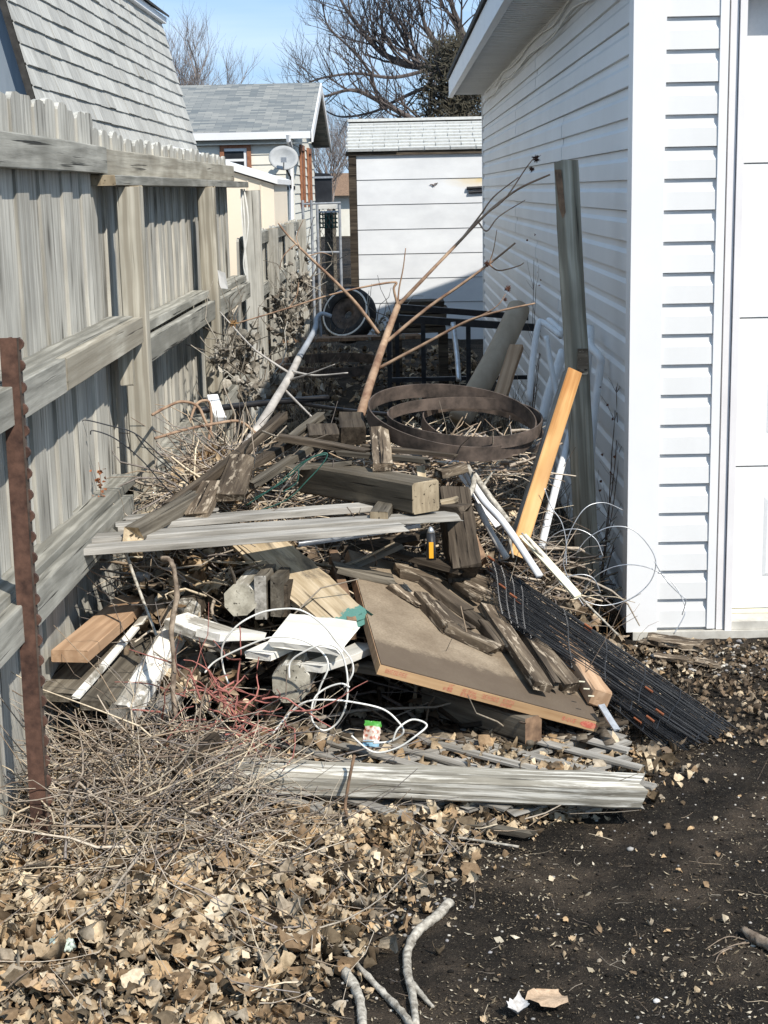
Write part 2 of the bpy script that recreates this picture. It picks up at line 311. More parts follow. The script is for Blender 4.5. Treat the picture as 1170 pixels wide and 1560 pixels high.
def plank(name, A, B, w, t, mat, label=None, cat='board', tilt=0, parent=None, rag=.004, warp=.003, cham=.07, nseg=5, group=None, end=None, side=None, side_mat=None, taper=1.0, oct_=False, wear=.03):
    """a sawn board / timber from A to B, w wide (local Y), t thick (local Z); end = end-grain material; side = (axis, sign) face given side_mat"""
    L = (B-A).length; mw = frame(A, B, tilt); c = cham*min(w, t) if not oct_ else .29*min(w, t)
    a, h = w/2, t/2
    ring = [(-a+c, -h), (a-c, -h), (a, -h+c), (a, h-c), (a-c, h), (-a+c, h), (-a, h-c), (-a, -h+c)]
    V = []; wy = random.uniform(-1, 1)*warp; wz = random.uniform(-1, 1)*warp
    for i in range(nseg+1):
        u = i/nseg; s = 1+(taper-1)*u; bow = 4*u*(1-u)
        for (y, z) in ring:
            x = -L/2+L*u
            if i in (0, nseg): x += random.uniform(-1, 1)*rag
            j = 1+random.uniform(-wear, wear)
            V.append((x, y*s*j+wy*bow, z*s*j+wz*bow))
    F = []; fm = []; mats = [mat]
    ei = si = 0
    if end: mats.append(end); ei = len(mats)-1
    if side_mat: mats.append(side_mat); si = len(mats)-1
    names = {0: ('z', -1), 2: ('y', 1), 4: ('z', 1), 6: ('y', -1)}
    for i in range(nseg):
        for k in range(8):
            k2 = (k+1) % 8; F.append((i*8+k, i*8+k2, (i+1)*8+k2, (i+1)*8+k)); fm.append(si if side and names.get(k) in side else 0)
    F.append(tuple(range(8))[::-1]); F.append(tuple(nseg*8+k for k in range(8))); fm += [ei, ei]
    o = mk(name, V, F, mats, parent, mw, False, fm)
    if label: tag(o, label, cat, group)
    return o
def vine(name, pts, r, mat, label=None, cat='branch', n=6, sides=7, r1=None, parent=None, jit=.06, group=None, side=None):
    c = curve(pts, n); mb = MB(); mb.tube(c, lerp_r(r, r1 if r1 is not None else r, len(c)), sides, jit=jit)
    for (pp, ra) in (side or []):
        cc = curve(pp, n); mb.tube(cc, lerp_r(ra, ra*.45, len(cc)), 5, jit=jit)
    o = mb.build(name, mat, parent, True)
    if label: tag(o, label, cat, group)
    return o
# ------------------------------------------------------------------ ground
def gz(x, y):
    z = .018*noise.noise(Vector((x*1.7, y*1.7, 3))) + .011*noise.noise(Vector((x*6, y*6, 1))) + .0075*noise.noise(Vector((x*17, y*17, 2)))
    k = max(0.0, min(1.0, (.15-x)/.9)); k2 = max(0, min(1, (y-2.9)/.9))
    z += .055*k*k*k2
    if y > 4.2: z += .05*min(1, (y-4.2)/1.5)*max(0, min(1, (.75-x)/.3))*max(0, min(1, (x+1.2)/.2))
    far = max(0.0, min(1.0, (math.hypot(x, y-5)-8)/6)); z *= (1-.7*far)
    if y > 5.35 and x > .7: z = min(z, .0)
    return z
def axis(a, b, st, lo, hi):
    c = list(np.arange(a, b+1e-6, st)); s = st
    while c[-1] < hi: s *= 1.35; c.append(c[-1]+s)
    s = st; d = []
    x = a
    while x > lo: s *= 1.35; x -= s; d.append(x)
    return d[::-1]+c
gx = axis(-1.4, 1.7, .024, -420, 420); gy = axis(2.4, 6.2, .024, -60, 800)
V = [(x, y, gz(x, y)) for y in gy for x in gx]; nx = len(gx)
F = [(j*nx+i, j*nx+i+1, (j+1)*nx+i+1, (j+1)*nx+i) for j in range(len(gy)-1) for i in range(nx-1)]
tag(mk('ground', V, F, 'soil', smooth=True), kind='structure')
# ------------------------------------------------------------------ white garage
GX, GY, GE = .876, 5.70, 15.48
CO = .112; Z0 = .04; NR = 23
gar = empty('garage', (GX+2.5, GY+4, 0), 'white garage with dutch lap vinyl siding and sectional door at right', 'garage')
def lap_profile(k):   # (outward, z) of one course
    z = k*CO; return [(.003, z), (.0165, z+.001), (.0155, z+.066), (.006, z+.082), (.004, z+CO-.002)]
PROF = lap_profile(0)+lap_profile(1)
def lap_panel(p0, along, out, length, zb, off, mat, ncourse=2):
    """siding panel of two dutch lap courses"""
    pr = PROF[:5*ncourse]; V = []
    for s in (0, length):
        for (d, z) in pr: V.append(Vector(p0)+along*s+out*(d+off)+Vector((0, 0, zb+z)))
    k = len(pr); F = [(i, i+1, k+i+1, k+i) for i in range(k-1)]
    F += [tuple(range(k)) + (), tuple(range(k, 2*k))[::-1]]
    flip = along.cross(Vector((0, 0, 1))).dot(out) < 0
    return V, [f if not flip else f[::-1] for f in F]
AY, AX = Vector((0, 1, 0)), Vector((1, 0, 0))
seams = [8.15, 9.65, 11.25, 11.95, 10.4, 8.7, 12.6]
order = [3, 0, 1, 2, 3, 1, 2, 3, 0, 2, 1, 3]
for r in range(12):
    zb = Z0+2*CO*r; nc = 2 if r < 11 else 1
    s = seams[order[r] if r < len(order) else 0]
    cuts = [GY+.06]+[q for q in (s-3.66, s, s+3.66) if GY+.5 < q < GE-.3]+[GE-.02]
    for i in range(len(cuts)-1):
        ov = .02 if i < len(cuts)-2 else 0
        V, F = lap_panel((GX, cuts[i], 0), AY, -AX, cuts[i+1]-cuts[i]+ov, zb, .0022*((len(cuts)-i) % 2), 'v', nc)
        mk('siding_panel', V, F, 'vinyl', gar)
    V, F = lap_panel((GX+.07, GY, 0), AX, -AY, .222, zb, 0, 'v', nc)
    mk('siding_panel', V, F, 'vinyl', gar)
mb = MB(); mb.box((GX+.001, GY+.001, -.05), (GX+.04, GE, 2.66)); mb.box((GX+.04, GE-.06, 0), (GX+6, GE, 2.66)); mb.box((GX+.04, GY+.001, -.05), (GX+.36, GY+.04, 2.66)); mb.box((GX+.36, GY+.0015, 2.385), (GX+6, GY+.05, 3.2)); mb.build('wall', 'vinyl', gar)
mb = MB(); mb.box((GX-.024, GY-.024, Z0-.014), (GX+.093, GY-.001, 2.62)); mb.box((GX-.024, GY-.001, Z0-.014), (GX-.001, GY+.085, 2.62)); mb.build('corner_trim', 'vinyl_trim', gar)
mb = MB(); mb.box((GX-.022, GE-.07, Z0), (GX-.0005, GE+.01, 2.6)); mb.build('corner_trim', 'vinyl_trim', gar)
# door surround
dx = GX+.318
mb = MB(); mb.box((dx-.035, GY-.022, Z0-.005), (dx-.005, GY-.002, 2.6)); mb.build('j_channel', 'vinyl_trim', gar)
mb = MB(); mb.box((dx+.002, GY-.018, Z0-.01), (dx+.03, GY+.03, 2.5)); mb.box((dx+.033, GY-.03, Z0-.012), (dx+.058, GY+.1, 2.5)); mb.build('door_casing', 'casing', gar)
mb = MB(); mb.box((dx+.0585, GY-.018, 2.37), (dx+4, GY+.1, 2.47)); mb.build('door_casing', 'casing', gar)
door = mk('garage_door', [(dx+.05, GY+.125, .03), (dx+4, GY+.125, .03), (dx+4, GY+.125, 2.5), (dx+.05, GY+.125, 2.5)], [(0, 1, 2, 3)], 'door_white', gar)
zs = [.078, .64, 1.205, 1.77, 2.45]
for i in range(4):
    mb = MB(); mb.box((dx+.052, GY+.10, zs[i]+.003), (dx+4, GY+.124, zs[i+1]-.003))
    px0 = dx+.20
    for j in range(3):
        x0 = px0+j*.62; x1 = x0+.5; z0 = zs[i]+.13; z1 = zs[i+1]-.12
        o_, i_ = .0, .028
        V = [(x0, GY+.0995, z0), (x1, GY+.0995, z0), (x1, GY+.0995, z1), (x0, GY+.0995, z1)]
        V += [(x0+.012, GY+.0945, z0+.012), (x1-.012, GY+.0945, z0+.012), (x1-.012, GY+.0945, z1-.012), (x0+.012, GY+.0945, z1-.012)]
        V += [(x0+.026, GY+.098, z0+.026), (x1-.026, GY+.098, z0+.026), (x1-.026, GY+.098, z1-.026), (x0+.026, GY+.098, z1-.026)]
        mb.add(V, [(a, (a+1) % 4, 4+(a+1) % 4, 4+a) for a in range(4)]+[(4+a, 4+(a+1) % 4, 8+(a+1) % 4, 8+a) for a in range(4)]+[(8, 9, 10, 11)])
    mb.build('door_panel', 'door_white', door)
mb = MB(); mb.box((dx+.06, GY+.09, .062), (dx+4, GY+.128, .077)); mb.build('bottom_seal', 'cream_plastic', door)
mb = MB(); mb.box((GX+.0, GY-.035, -.06), (GX+6, GY+.3, Z0-.012)); mb.box((dx+.06, GY-.02, Z0-.011), (GX+6, GY+.31, .0605)); mb.build('foundation', 'concrete', gar)
# eave: soffit panels, fascia, roof
EX = .553
for i in range(34):
    y0 = GY-.12+i*.295
    mb = MB(); mb.box((EX+.012, y0+.002, 2.604), (GX-.001, y0+.293, 2.612))
    for k in range(3): mb.box((EX+.013, y0+.03+k*.095, 2.599), (GX-.002, y0+.038+k*.095, 2.6038))
    mb.build('soffit_panel', 'soffit_white', gar)
for i in range(4):
    y0 = GY-.15+i*2.52
    mb = MB(); mb.box((EX-.012, y0, 2.59), (EX+.010, y0+2.517, 2.745)); mb.box((EX-.018, y0, 2.578), (EX+.024, y0+2.517, 2.5895)); mb.build('fascia', 'vinyl_trim', gar)
mb = MB()
mb.prism([(EX-.03, GY-.16, 2.75), (GX+3, GY-.16, 3.85), (GX+6.4, GY-.16, 2.65), (GX+6.4, GY-.16, 2.7), (GX+3, GY-.16, 3.95), (EX-.03, GY-.16, 2.785)], (0, GE-GY+.35, 0)); mb.build('roof', 'dark_edge', gar)
mb = MB(); mb.prism([(GX, GY+.04, 2.66), (GX+6, GY+.04, 2.66), (GX+3, GY+.04, 3.8)], (0, .05, 0)); mb.build('gable', 'vinyl', gar)
# cables clipped along the top of the wall
for (zz, dz) in ((2.56, .018), (2.50, .02)):
    pts = [Vector((GX-.03, GY+.3+q*.8, zz+dz*math.sin(q*2.1+zz*9)-.01*(q % 2))) for q in range(12)]
    vine('wall_cable', pts, .0055, 'cable_white', parent=gar, n=4, sides=6, jit=0)
# ------------------------------------------------------------------ wooden fence on the left
fen = empty('wooden_fence', (-1.0, 6.5, 0), 'tall grey picket fence with heavy posts and rails along left side', 'fence')
def picket_mesh(h, w, k):
    V = []; F = []
    prof = [(0, -w/2), (0, w/2), (h*.5, w/2), (h-.022, w/2), (h-.004, w/2-.022), (h, 0.0), (h-.006, -w/2+.024), (h-.024, -w/2), (h*.5, -w/2)]
    n_ = len(prof); cur = .004*(k-1)
    for z in (-.008, .008):
        for (x, y) in prof: V.append((x+random.uniform(-.003, .003), y+random.uniform(-.0015, .0015), z+cur*math.sin(x*3)))
    F = [tuple(range(n_)), tuple(range(n_, 2*n_))[::-1]]+[(i, n_+i, n_+(i+1) % n_, (i+1) % n_) for i in range(n_)]
    me = bpy.data.meshes.new('picket'); me.from_pydata(V, [], F); me.materials.append(M['fence_wood']); me.update(); return me
def pickets(y0, y1, xb, z0, z1, pitch_, w):
    vs = [picket_mesh(z1-z0, w, k) for k in range(4)]
    y = y0; i = 0
    while y < y1:
        o = bpy.data.objects.new('picket', vs[i % 4]); o.matrix_world = Matrix(((0, 0, 1, xb+(.011 if i % 2 else 0)), (0, 1, 0, y), (1, 0, 0, z0+random.uniform(-.012, .012)), (0, 0, 0, 1))) @ Matrix.Rotation(random.uniform(-.006, .006), 4, 'Z')
        link(o, fen); y += pitch_; i += 1
pickets(3.05, 5.56, -1.062, .12, 1.985, .150, .148)
pickets(5.64, 9.95, -1.075, .10, 1.93, .125, .123)
pickets(10.45, 16.4, -1.06, .05, 1.42, .14, .136)
def rail(A, B, w, t, mat='fence_rail_wood', name='rail', **k): return plank(name, Vector(A), Vector(B), w, t, mat, parent=fen, rag=.003, **k)
# upper rails
rail((-1.024, 3.0, 1.822), (-1.024, 5.50, 1.822), .038, .092)
rail((-1.042, 5.44, 1.819), (-1.042, 10.0, 1.824), .038, .092, 'fence_post_wood', end='end_grain')
rail((-1.012, 5.43, 1.754), (-1.012, 10.35, 1.756), .092, .036, end='end_grain')
# middle ledge and face rails
rail((-1.006, 3.0, 1.235), (-1.006, 5.60, 1.255), .09, .036); rail((-.947, 4.30, 1.212), (-.947, 5.62, 1.222), .036, .092, 'fence_post_wood'); rail((-.951, 3.0, 1.205), (-.951, 4.295, 1.210), .036, .095)
rail((-1.010, 5.70, 1.20), (-1.010, 7.95, 1.20), .088, .036); rail((-.955, 5.72, 1.125), (-.955, 7.95, 1.118), .036, .092)
rail((-1.010, 8.08, 1.17), (-1.010, 9.95, 1.17), .088, .036); rail((-.955, 8.09, 1.11), (-.955, 9.9, 1.10), .036, .092)
# bottom rails
rail((-1.02, 3.0, .735), (-1.02, 5.57, .68), .085, .036); rail((-.958, 3.0, .685), (-.958, 5.30, .625), .036, .095)
rail((-1.006, 5.75, .62), (-1.006, 10, .60), .09, .036); rail((-.95, 5.75, .56), (-.95, 10, .54), .036, .1)
# posts
def fpost(y, z1, x=-.958, w=.086, mat='fence_post_wood'): plank('post', Vector((x+.005, y, -.1)), Vector((x-.005, y+.01, z1)), w, w, mat, parent=fen, cham=.05, end='end_grain', nseg=8, wear=.012)
fpost(5.67, 1.733); fpost(8.02, 1.735, -.962); fpost(10.4, 1.72, -.955, .115, 'fence_wood')
plank('post_stub', Vector((-.985, 5.56, 1.03)), Vector((-.985, 5.56, 1.19)), .05, .045, 'fence_post_wood', parent=fen)
# lower far run: cap, rail, posts
rail((-1.03, 10.5, 1.37), (-1.03, 16.3, 1.36), .04, .09); rail((-1.03, 10.5, .98), (-1.03, 16.3, .97), .04, .09)
for yy in (12.4, 14.4, 16.3): fpost(yy, 1.42, -.98, .09, 'fence_wood')
# ------------------------------------------------------------------ barn-roofed outbuilding behind the fence
bx, by0, by1 = -2.02, 9.55, 16.9
barn = empty('barn_shed', (bx-1.6, (by0+by1)/2, 0), 'grey barn shed with steep weathered shingle roof and blue gable behind fence', 'shed')
def bp(z): return bx-(z-1.7)*.245
zt = 3.47
mb = MB(); mb.prism([(bp(.9)+.0, by0+.05, .9), (bp(zt), by0+.05, zt), (-3.2, by0+.05, 4.05), (-5.0, by0+.05, 3.4), (-5.4, by0+.05, .9)], (0, by1-by0-.1, 0)); mb.build('wall', 'barn_gable', barn)
mb = MB(); mb.box((-5.3, by0+.1, 0), (bp(.9)-.12, by1-.1, .9)); mb.build('wall', 'barn_gable', barn)
mb = MB(); mb.prism([(bp(.9)+.012, by0-.02, .88), (bp(zt)+.012, by0-.02, zt), (bp(zt)-.03, by0-.02, zt), (bp(.9)-.03, by0-.02, .88)], (0, .068, 0)); mb.build('rake_trim', 'dark_edge', barn)
mb = MB(); mb.box((bp(zt)-.04, by0-.05, zt+.0), (bp(zt)+.07, by1+.05, zt+.06)); mb.build('eave_trim', 'vinyl_trim', barn)
mb = MB(); mb.prism([(bp(zt)+.10, by0-.06, zt+.062), (bp(zt)+.10, by0-.06, zt+.085), (-3.2, by0-.06, 4.12), (-5.1, by0-.06, 3.45), (-5.1, by0-.06, 3.40), (-3.2, by0-.06, 4.06)], (0, by1-by0+.12, 0)); mb.build('upper_roof', 'dark_edge', barn)
roofp = mk('roof_slope', [(bp(.9)+.013, by0, .9), (bp(.9)+.013, by1, .9), (bp(zt)+.013, by1, zt), (bp(zt)+.013, by0, zt)], [(0, 1, 2, 3)], 'shingle_barn', barn)
def shingle_mesh(w, h, t0, t1):     # butt end thicker; local x along row, z up the slope, y out
    V = [(0, 0, 0), (w, 0, 0), (w, 0, h), (0, 0, h), (0, t0, 0), (w, t0, 0), (w, t1, h), (0, t1, h)]
    return V, [(4, 5, 6, 7), (0, 1, 5, 4), (1, 2, 6, 5), (3, 0, 4, 7), (2, 3, 7, 6)]
sl_dir = Vector((-.245, 0, 1)).normalized(); sl_n = Vector((1, 0, .245)).normalized()
cnt = 0; row_h = .128
for rI in range(20):
    z = 3.47-row_h*.972*(rI+1)
    if z < .95: break
    y = by0-.02; late = MB()
    while y < by1:
        w = min(random.choice((.2, .26, .3, .34)), by1+.02-y)
        V, F = shingle_mesh(w-.004, row_h*1.12, .020+random.uniform(-.004, .006), .005)
        o0 = Vector((bp(z)+.014, y, z+random.uniform(-.004, .004))); tr = lambda v: o0+AY*v[0]+sl_dir*v[2]+sl_n*v[1]
        V = [tr(v) for v in V]
        if z > 2.03 and cnt < 300: mk('shingle', V, [f[::-1] for f in F], 'shingle_barn', roofp); cnt += 1
        else: late.add(V, [f[::-1] for f in F])
        y += w
    if late.v: late.build('lower_shingles', 'shingle_barn', roofp)['kind'] = 'stuff'
# ------------------------------------------------------------------ white shed at the end of the alley
sy = 17.8
shed = empty('garden_shed', (.6, sy+1.2, 0), 'white lap-board shed with pale shingle roof at end of alley', 'shed')
sx0, sx1 = -.455, 3.0
mb = MB(); mb.box((sx0, sy+.02, 0), (sx1, sy+2.4, 2.08)); mb.build('wall', 'dark_edge', shed)
z = 2.093
for i in range(8):
    h = .277; V = [(sx0+.02, sy-.012, z-h+.006), (sx1, sy-.012, z-h+.006), (sx1, sy-.004, z), (sx0+.02, sy-.004, z), (sx0+.02, sy+.02, z-h+.006), (sx1, sy+.02, z-h+.006), (sx1, sy+.02, z), (sx0+.02, sy+.02, z)]
    mk('lap_board', V, [(0, 1, 2, 3), (0, 4, 5, 1), (3, 2, 6, 7), (0, 3, 7, 4)], 'shed_paint_stained' if i == 1 else 'shed_paint', shed); z -= h
mb = MB(); mb.box((sx0-.07, sy-.02, 0), (sx0+.016, sy+.06, 2.088)); mb.build('corner_board', 'dark_wood', shed)
mb = MB(); mb.box((sx0-.1, sy-.035, 2.088), (sx1, sy+.1, 2.134)); mb.build('eave_board', 'dark_wood', shed)
mb = MB(); mb.prism([(sx0-.09, sy-.05, 2.135), (sx0-.09, sy+1.2, 2.52), (sx0-.09, sy+2.5, 2.135)], (sx1-sx0+.2, 0, 0)); srf = mb.build('roof', 'shingle_shed', shed)
sd = Vector((0, 1.25, .369)).normalized(); sn = Vector((0, -.369, 1.25)).normalized()
for i in range(9):
    x = sx0-.10-(i % 2)*.14+random.uniform(0, .03)
    while x < 1.75:
        w = .29; xa = max(x, sx0-.1)
        V, F = shingle_mesh(x+w-.012-xa, .16, .030, .004); o0 = Vector((xa, sy-.055, 2.137))+sd*(i*.137+random.uniform(-.002, .002)-(0.012 if int(x*7+i) % 2 else 0))
        mk('shingle', [o0+AX*v[0]+sd*v[2]+sn*v[1] for v in V], F, 'shingle_shed', srf); x += w+.0
    
mb = MB(); mb.box((sx0-.1, sy+1.08, 2.508), (sx1, sy+1.32, 2.54)); mb.build('ridge_cap', 'shingle_shed', shed)
a = P(711, 287, sy-.03); mb = MB(); mb.tube([a, a+Vector((.45, 0, .012))], .018, 8); mb.tube([a+Vector((.02, 0, -.045)), a+Vector((.45, 0, -.03))], .016, 8); mb.build('door_bar', 'black_metal', shed)
a = P(655, 281, sy-.016); b_ = P(740, 270, sy-.016); mb = MB()
for k in range(5): mb.tube([a+Vector((.015*k, 0, .01*math.sin(k*3))), a+Vector((.015*k+.03, -.004, .02*math.sin(k*5)))], .004, 5)
mb.build('latch_plate', 'rust', shed)
# ------------------------------------------------------------------ cream house with satellite dish
hy = 26.0
hc = P(447, 300, hy).x; hl = -7.0; ez = P(450, 207, hy).z; rz = ez+.98
house = empty('house', ((hc+hl)/2, hy+3, 0), 'cream lap-sided house with grey shingle roof and white gutter', 'house')
mb = MB(); mb.box((hl, hy+.02, 0), (hc-.02, hy+7, ez)); mb.prism([(hc-.02, hy+.02, ez), (hc-.02, hy+3.6, rz-.05), (hc-.02, hy+7, ez)], (hl-hc+.02, 0, 0)); mb.build('wall', 'cream_siding', house)
z = .4; cnt = 0
while z < ez-.02:
    mb = MB(); mb.prism([(hl, hy+.019, z), (hl, hy-.012, z), (hl, hy+.004, z+.158), (hl, hy+.019, z+.158)], (hc-.06-hl, 0, 0)); mb.build('lap_board', 'cream_siding', house)
    mb = MB(); mb.prism([(hc-.019, hy+.08, z), (hc+.012, hy+.08, z), (hc-.004, hy+.08, z+.158), (hc-.019, hy+.08, z+.158)], (0, 6.8, 0)); mb.build('lap_board', 'cream_siding', house)
    z += .16
mb = MB(); mb.box((hc-.055, hy-.025, 0), (hc+.02, hy+.06, ez)); mb.build('corner_board', 'cream_siding', house)
ox = hc+.33
s_ = (rz-ez)/3.6; fx = -.10
mb = MB(); mb.prism([(ox, hy+fx, ez+fx*s_+.10), (ox, hy+3.6, rz+.10), (ox, hy+7.4, ez+.05), (ox, hy+7.4, ez-.0), (ox, hy+3.6, rz+.04), (ox, hy+fx, ez+fx*s_+.04)], (hl-ox-.3, 0, 0)); mb.build('roof', 'house_shingles', house)
mb = MB(); mb.box((hl, hy+fx-.09, ez+fx*s_-.02), (ox-.01, hy+fx-.005, ez+fx*s_+.095)); mb.build('gutter', 'vinyl_trim', house)
mb = MB(); mb.prism([(ox+.001, hy+fx, ez+fx*s_-.08), (ox+.001, hy+3.6, rz-.08), (ox+.001, hy+3.6, rz+.09), (ox+.001, hy+fx, ez+fx*s_+.09)], (.03, 0, 0)); mb.prism([(ox+.001, hy+3.6, rz-.08), (ox+.001, hy+7.4, ez-.1), (ox+.001, hy+7.4, ez+.05), (ox+.001, hy+3.6, rz+.09)], (.03, 0, 0)); mb.build('rake_board', 'vinyl_trim', house)
mb = MB(); mb.box((hl, hy+fx, ez-.125), (ox, hy-.026, ez-.105)); mb.build('soffit', 'cream_siding', house)
d0 = P(440, 208, hy-.35); mb = MB(); mb.tube([d0+Vector((0, -.12, .03)), d0+Vector((.0, -.1, -.06)), P(443, 225, hy-.06), P(443, 240, hy-.06), P(446, 420, hy-.06)], .04, 6); mb.build('downspout', 'vinyl_trim', house)
def win(x0, y0, x1, y1):
    a = P(x0, y0, hy-.03); b_ = P(x1, y1, hy-.03); f = MB()
    w = a.x, b_.x, b_.z, a.z
    t = .07; f.box((w[0]-t, hy-.045, w[3]), (w[1]+t, hy-.013, w[3]+t)); f.box((w[0]-t, hy-.045, w[2]-t), (w[0], hy-.013, w[3])); f.box((w[1], hy-.045, w[2]-t), (w[1]+t, hy-.013, w[3])); f.box((w[0], hy-.045, w[2]-t), (w[1], hy-.013, w[2]))
    o = f.build('window', 'brown_trim', house)
    f = MB(); f.box((w[0], hy-.028, w[3]-.05), (w[1], hy-.012, w[3])); f.box((w[1]-.05, hy-.028, w[2]), (w[1], hy-.012, w[3]-.05)); f.box((w[0], hy-.028, (w[2]+w[3])/2-.02), (w[1]-.05, hy-.012, (w[2]+w[3])/2+.02)); f.build('sash', 'vinyl_trim', o)
    f = MB(); f.box((w[0]+.001, hy-.022, w[2]), (w[1]-.051, hy-.0155, (w[2]+w[3])/2-.021)); f.build('pane', 'glass_dark', o)
    f = MB(); f.box((w[0]+.001, hy-.022, (w[2]+w[3])/2+.021), (w[1]-.051, hy-.0155, w[3]-.051)); f.build('pane', 'glass_dark', o)
win(341, 226, 377, 262)
for yy in (hy+1.9, hy+4.2):
    z1 = P(459, 220, hy+1.9).z; f = MB(); y_ = yy; f.box((hc+.012, y_-.05, z1-1.1), (hc+.05, y_+.05, z1)); f.box((hc+.012, y_+.85, z1-1.1), (hc+.05, y_+.95, z1)); f.box((hc+.012, y_+.051, z1-.1), (hc+.05, y_+.849, z1)); o = f.build('window', 'brown_trim', house)
    f = MB(); f.box((hc+.012, y_+.051, z1-1.1), (hc+.02, y_+.849, z1-.101)); f.build('pane', 'glass_dark', o)
# satellite dish
dc = P(432, 240, hy-.55); dish = empty('satellite_dish', (dc.x, dc.y, dc.z-.5), 'pale grey satellite dish on dark arm mounted to cream house wall', 'satellite dish')
dn = Vector((.12, -1, .42)).normalized(); da = dn.orthogonal().normalized(); da = (Vector((1, 0, 0))-dn*dn.x).normalized(); db = dn.cross(da)
V = [dc-dn*.07]; F = []
for rI in range(1, 5):
    rr = rI/4
    for k in range(24): an = 2*math.pi*k/24; V.append(dc + da*(.235*rr*math.cos(an)) + db*(.205*rr*math.sin(an)) - dn*(.07*(1-rr*rr)))
for k in range(24): F.append((0, 1+k, 1+(k+1) % 24))
for rI in range(3):
    for k in range(24): a = 1+rI*24; F.append((a+k, a+24+k, a+24+(k+1) % 24, a+(k+1) % 24))
o = mk('reflector', V, F, 'dish_grey', dish, smooth=True); o.modifiers.new('t', 'SOLIDIFY').thickness = .015
mb = MB(); wp = Vector((dc.x+.07, hy-.02, dc.z-.48)); mb.tube([dc-dn*.08, dc-dn*.1+Vector((.03, 0, -.12)), wp+Vector((0, -.12, .18)), wp+Vector((0, -.1, 0)), wp], .018, 6); mb.box((wp.x-.07, wp.y-.02, wp.z-.03), (wp.x+.07, wp.y+.005, wp.z+.03)); mb.build('mast', 'black_metal', dish)
mb = MB(); e = dc+dn*.1-db*.15; mb.tube([dc-db*.2, e+Vector((0, 0, .02))], .01, 5); mb.box((e.x-.045, e.y-.03, e.z+.02), (e.x+.045, e.y+.03, e.z+.10)); mb.build('feed_arm', 'galvanised', dish)
# cream lean-to behind the fence
ly = 14.6; a = P(420, 276, ly); b_ = P(335, 250, ly); sl_ = (b_.z-a.z)/(b_.x-a.x)
lean = empty('lean_to', (a.x-1, ly+.8, 0), 'smooth cream panel lean-to with white sloping roof edge behind fence', 'shed')
mb = MB(); x1 = a.x; x0 = a.x-2.2; zz = lambda x: a.z+(x-a.x)*sl_-.03
mb.prism([(x0, ly, 0), (x1-.02, ly, 0), (x1-.02, ly, zz(x1)), (x0, ly, zz(x0))], (0, 1.8, 0)); mb.build('wall', 'cream_panel', lean)
mb = MB(); mb.prism([(x0, ly-.04, zz(x0)+.002), (x1+.02, ly-.04, zz(x1)+.002), (x1+.02, ly-.04, zz(x1)+.05), (x0, ly-.04, zz(x0)+.05)], (0, 1.9, 0)); mb.build('roof', 'vinyl_trim', lean)
for px_ in (378, 398): q = P(px_, 300, ly-.004); mb = MB(); mb.box((q.x-.006, ly-.006, .2), (q.x+.006, ly-.0005, zz(q.x)-.01)); mb.build('batten', 'cream_panel', lean)
# ------------------------------------------------------------------ things between the house and the shed
t = empty('tall_bin', P(493, 310, 24.0), 'tall black plastic bin with lid standing beyond the fence', 'bin')
a = P(479, 272, 24); b_ = P(506, 307, 24); mb = MB(); cx = (a.x+b_.x)/2; w2 = (b_.x-a.x)/2
mb.prism([(cx-w2*.94, 24, b_.z-.1), (cx+w2*.94, 24, b_.z-.1), (cx+w2, 24, a.z), (cx-w2, 24, a.z)], (0, .32, 0)); mb.build('body', 'black_plastic', t)
mb = MB(); mb.box((cx-w2-.015, 23.97, a.z+.001), (cx+w2+.015, 24.35, a.z+.03)); mb.build('rim', 'galvanised', t)
mb = MB(); mb.prism([(cx-w2, 23.98, a.z+.031), (cx+w2, 23.98, a.z+.031), (cx+w2*.7, 23.98, a.z+.07), (cx-w2*.9, 23.98, a.z+.085)], (0, .34, 0)); mb.build('lid', 'black_plastic', t)
a = P(480, 307, 23.8); b_ = P(512, 318, 23.8); t = empty('stand', (a.x, 23.9, 0), 'pale wooden stand carrying the tall black bin', 'stand'); mb = MB(); mb.box((a.x, 23.75, b_.z), (b_.x, 24.45, b_.z+.095)); mb.build('top', 'new_white_wood', t)
for xx in (a.x+.02, b_.x-.06): mb = MB(); mb.box((xx, 23.8, 0), (xx+.05, 23.85, b_.z-.001)); mb.build('leg', 'old_wood', t)
cg = P(500, 335, 20.0); t = empty('plastic_crate', (cg.x, 20, cg.z-.1), 'dark green slatted crate on post beside far fence', 'crate')
for i in range(6): mb = MB(); mb.box((cg.x-.11+i*.04, 19.88, cg.z-.1), (cg.x-.092+i*.04, 19.9, cg.z+.09)); mb.build('slat', 'cable_green', t)
for i in range(4): mb = MB(); mb.box((cg.x-.12, 19.9, cg.z-.1+i*.055), (cg.x+.125, 19.92, cg.z-.082+i*.055)); mb.build('slat', 'cable_green', t)
mb = MB(); mb.box((cg.x-.13, 19.87, cg.z+.0905), (cg.x+.135, 20.2, cg.z+.11)); mb.build('rim', 'galvanised', t)
mb = MB(); mb.box((cg.x-.05, 20.0, 0), (cg.x+.05, 20.1, cg.z+.09)); mb.build('post', 'old_wood', t)
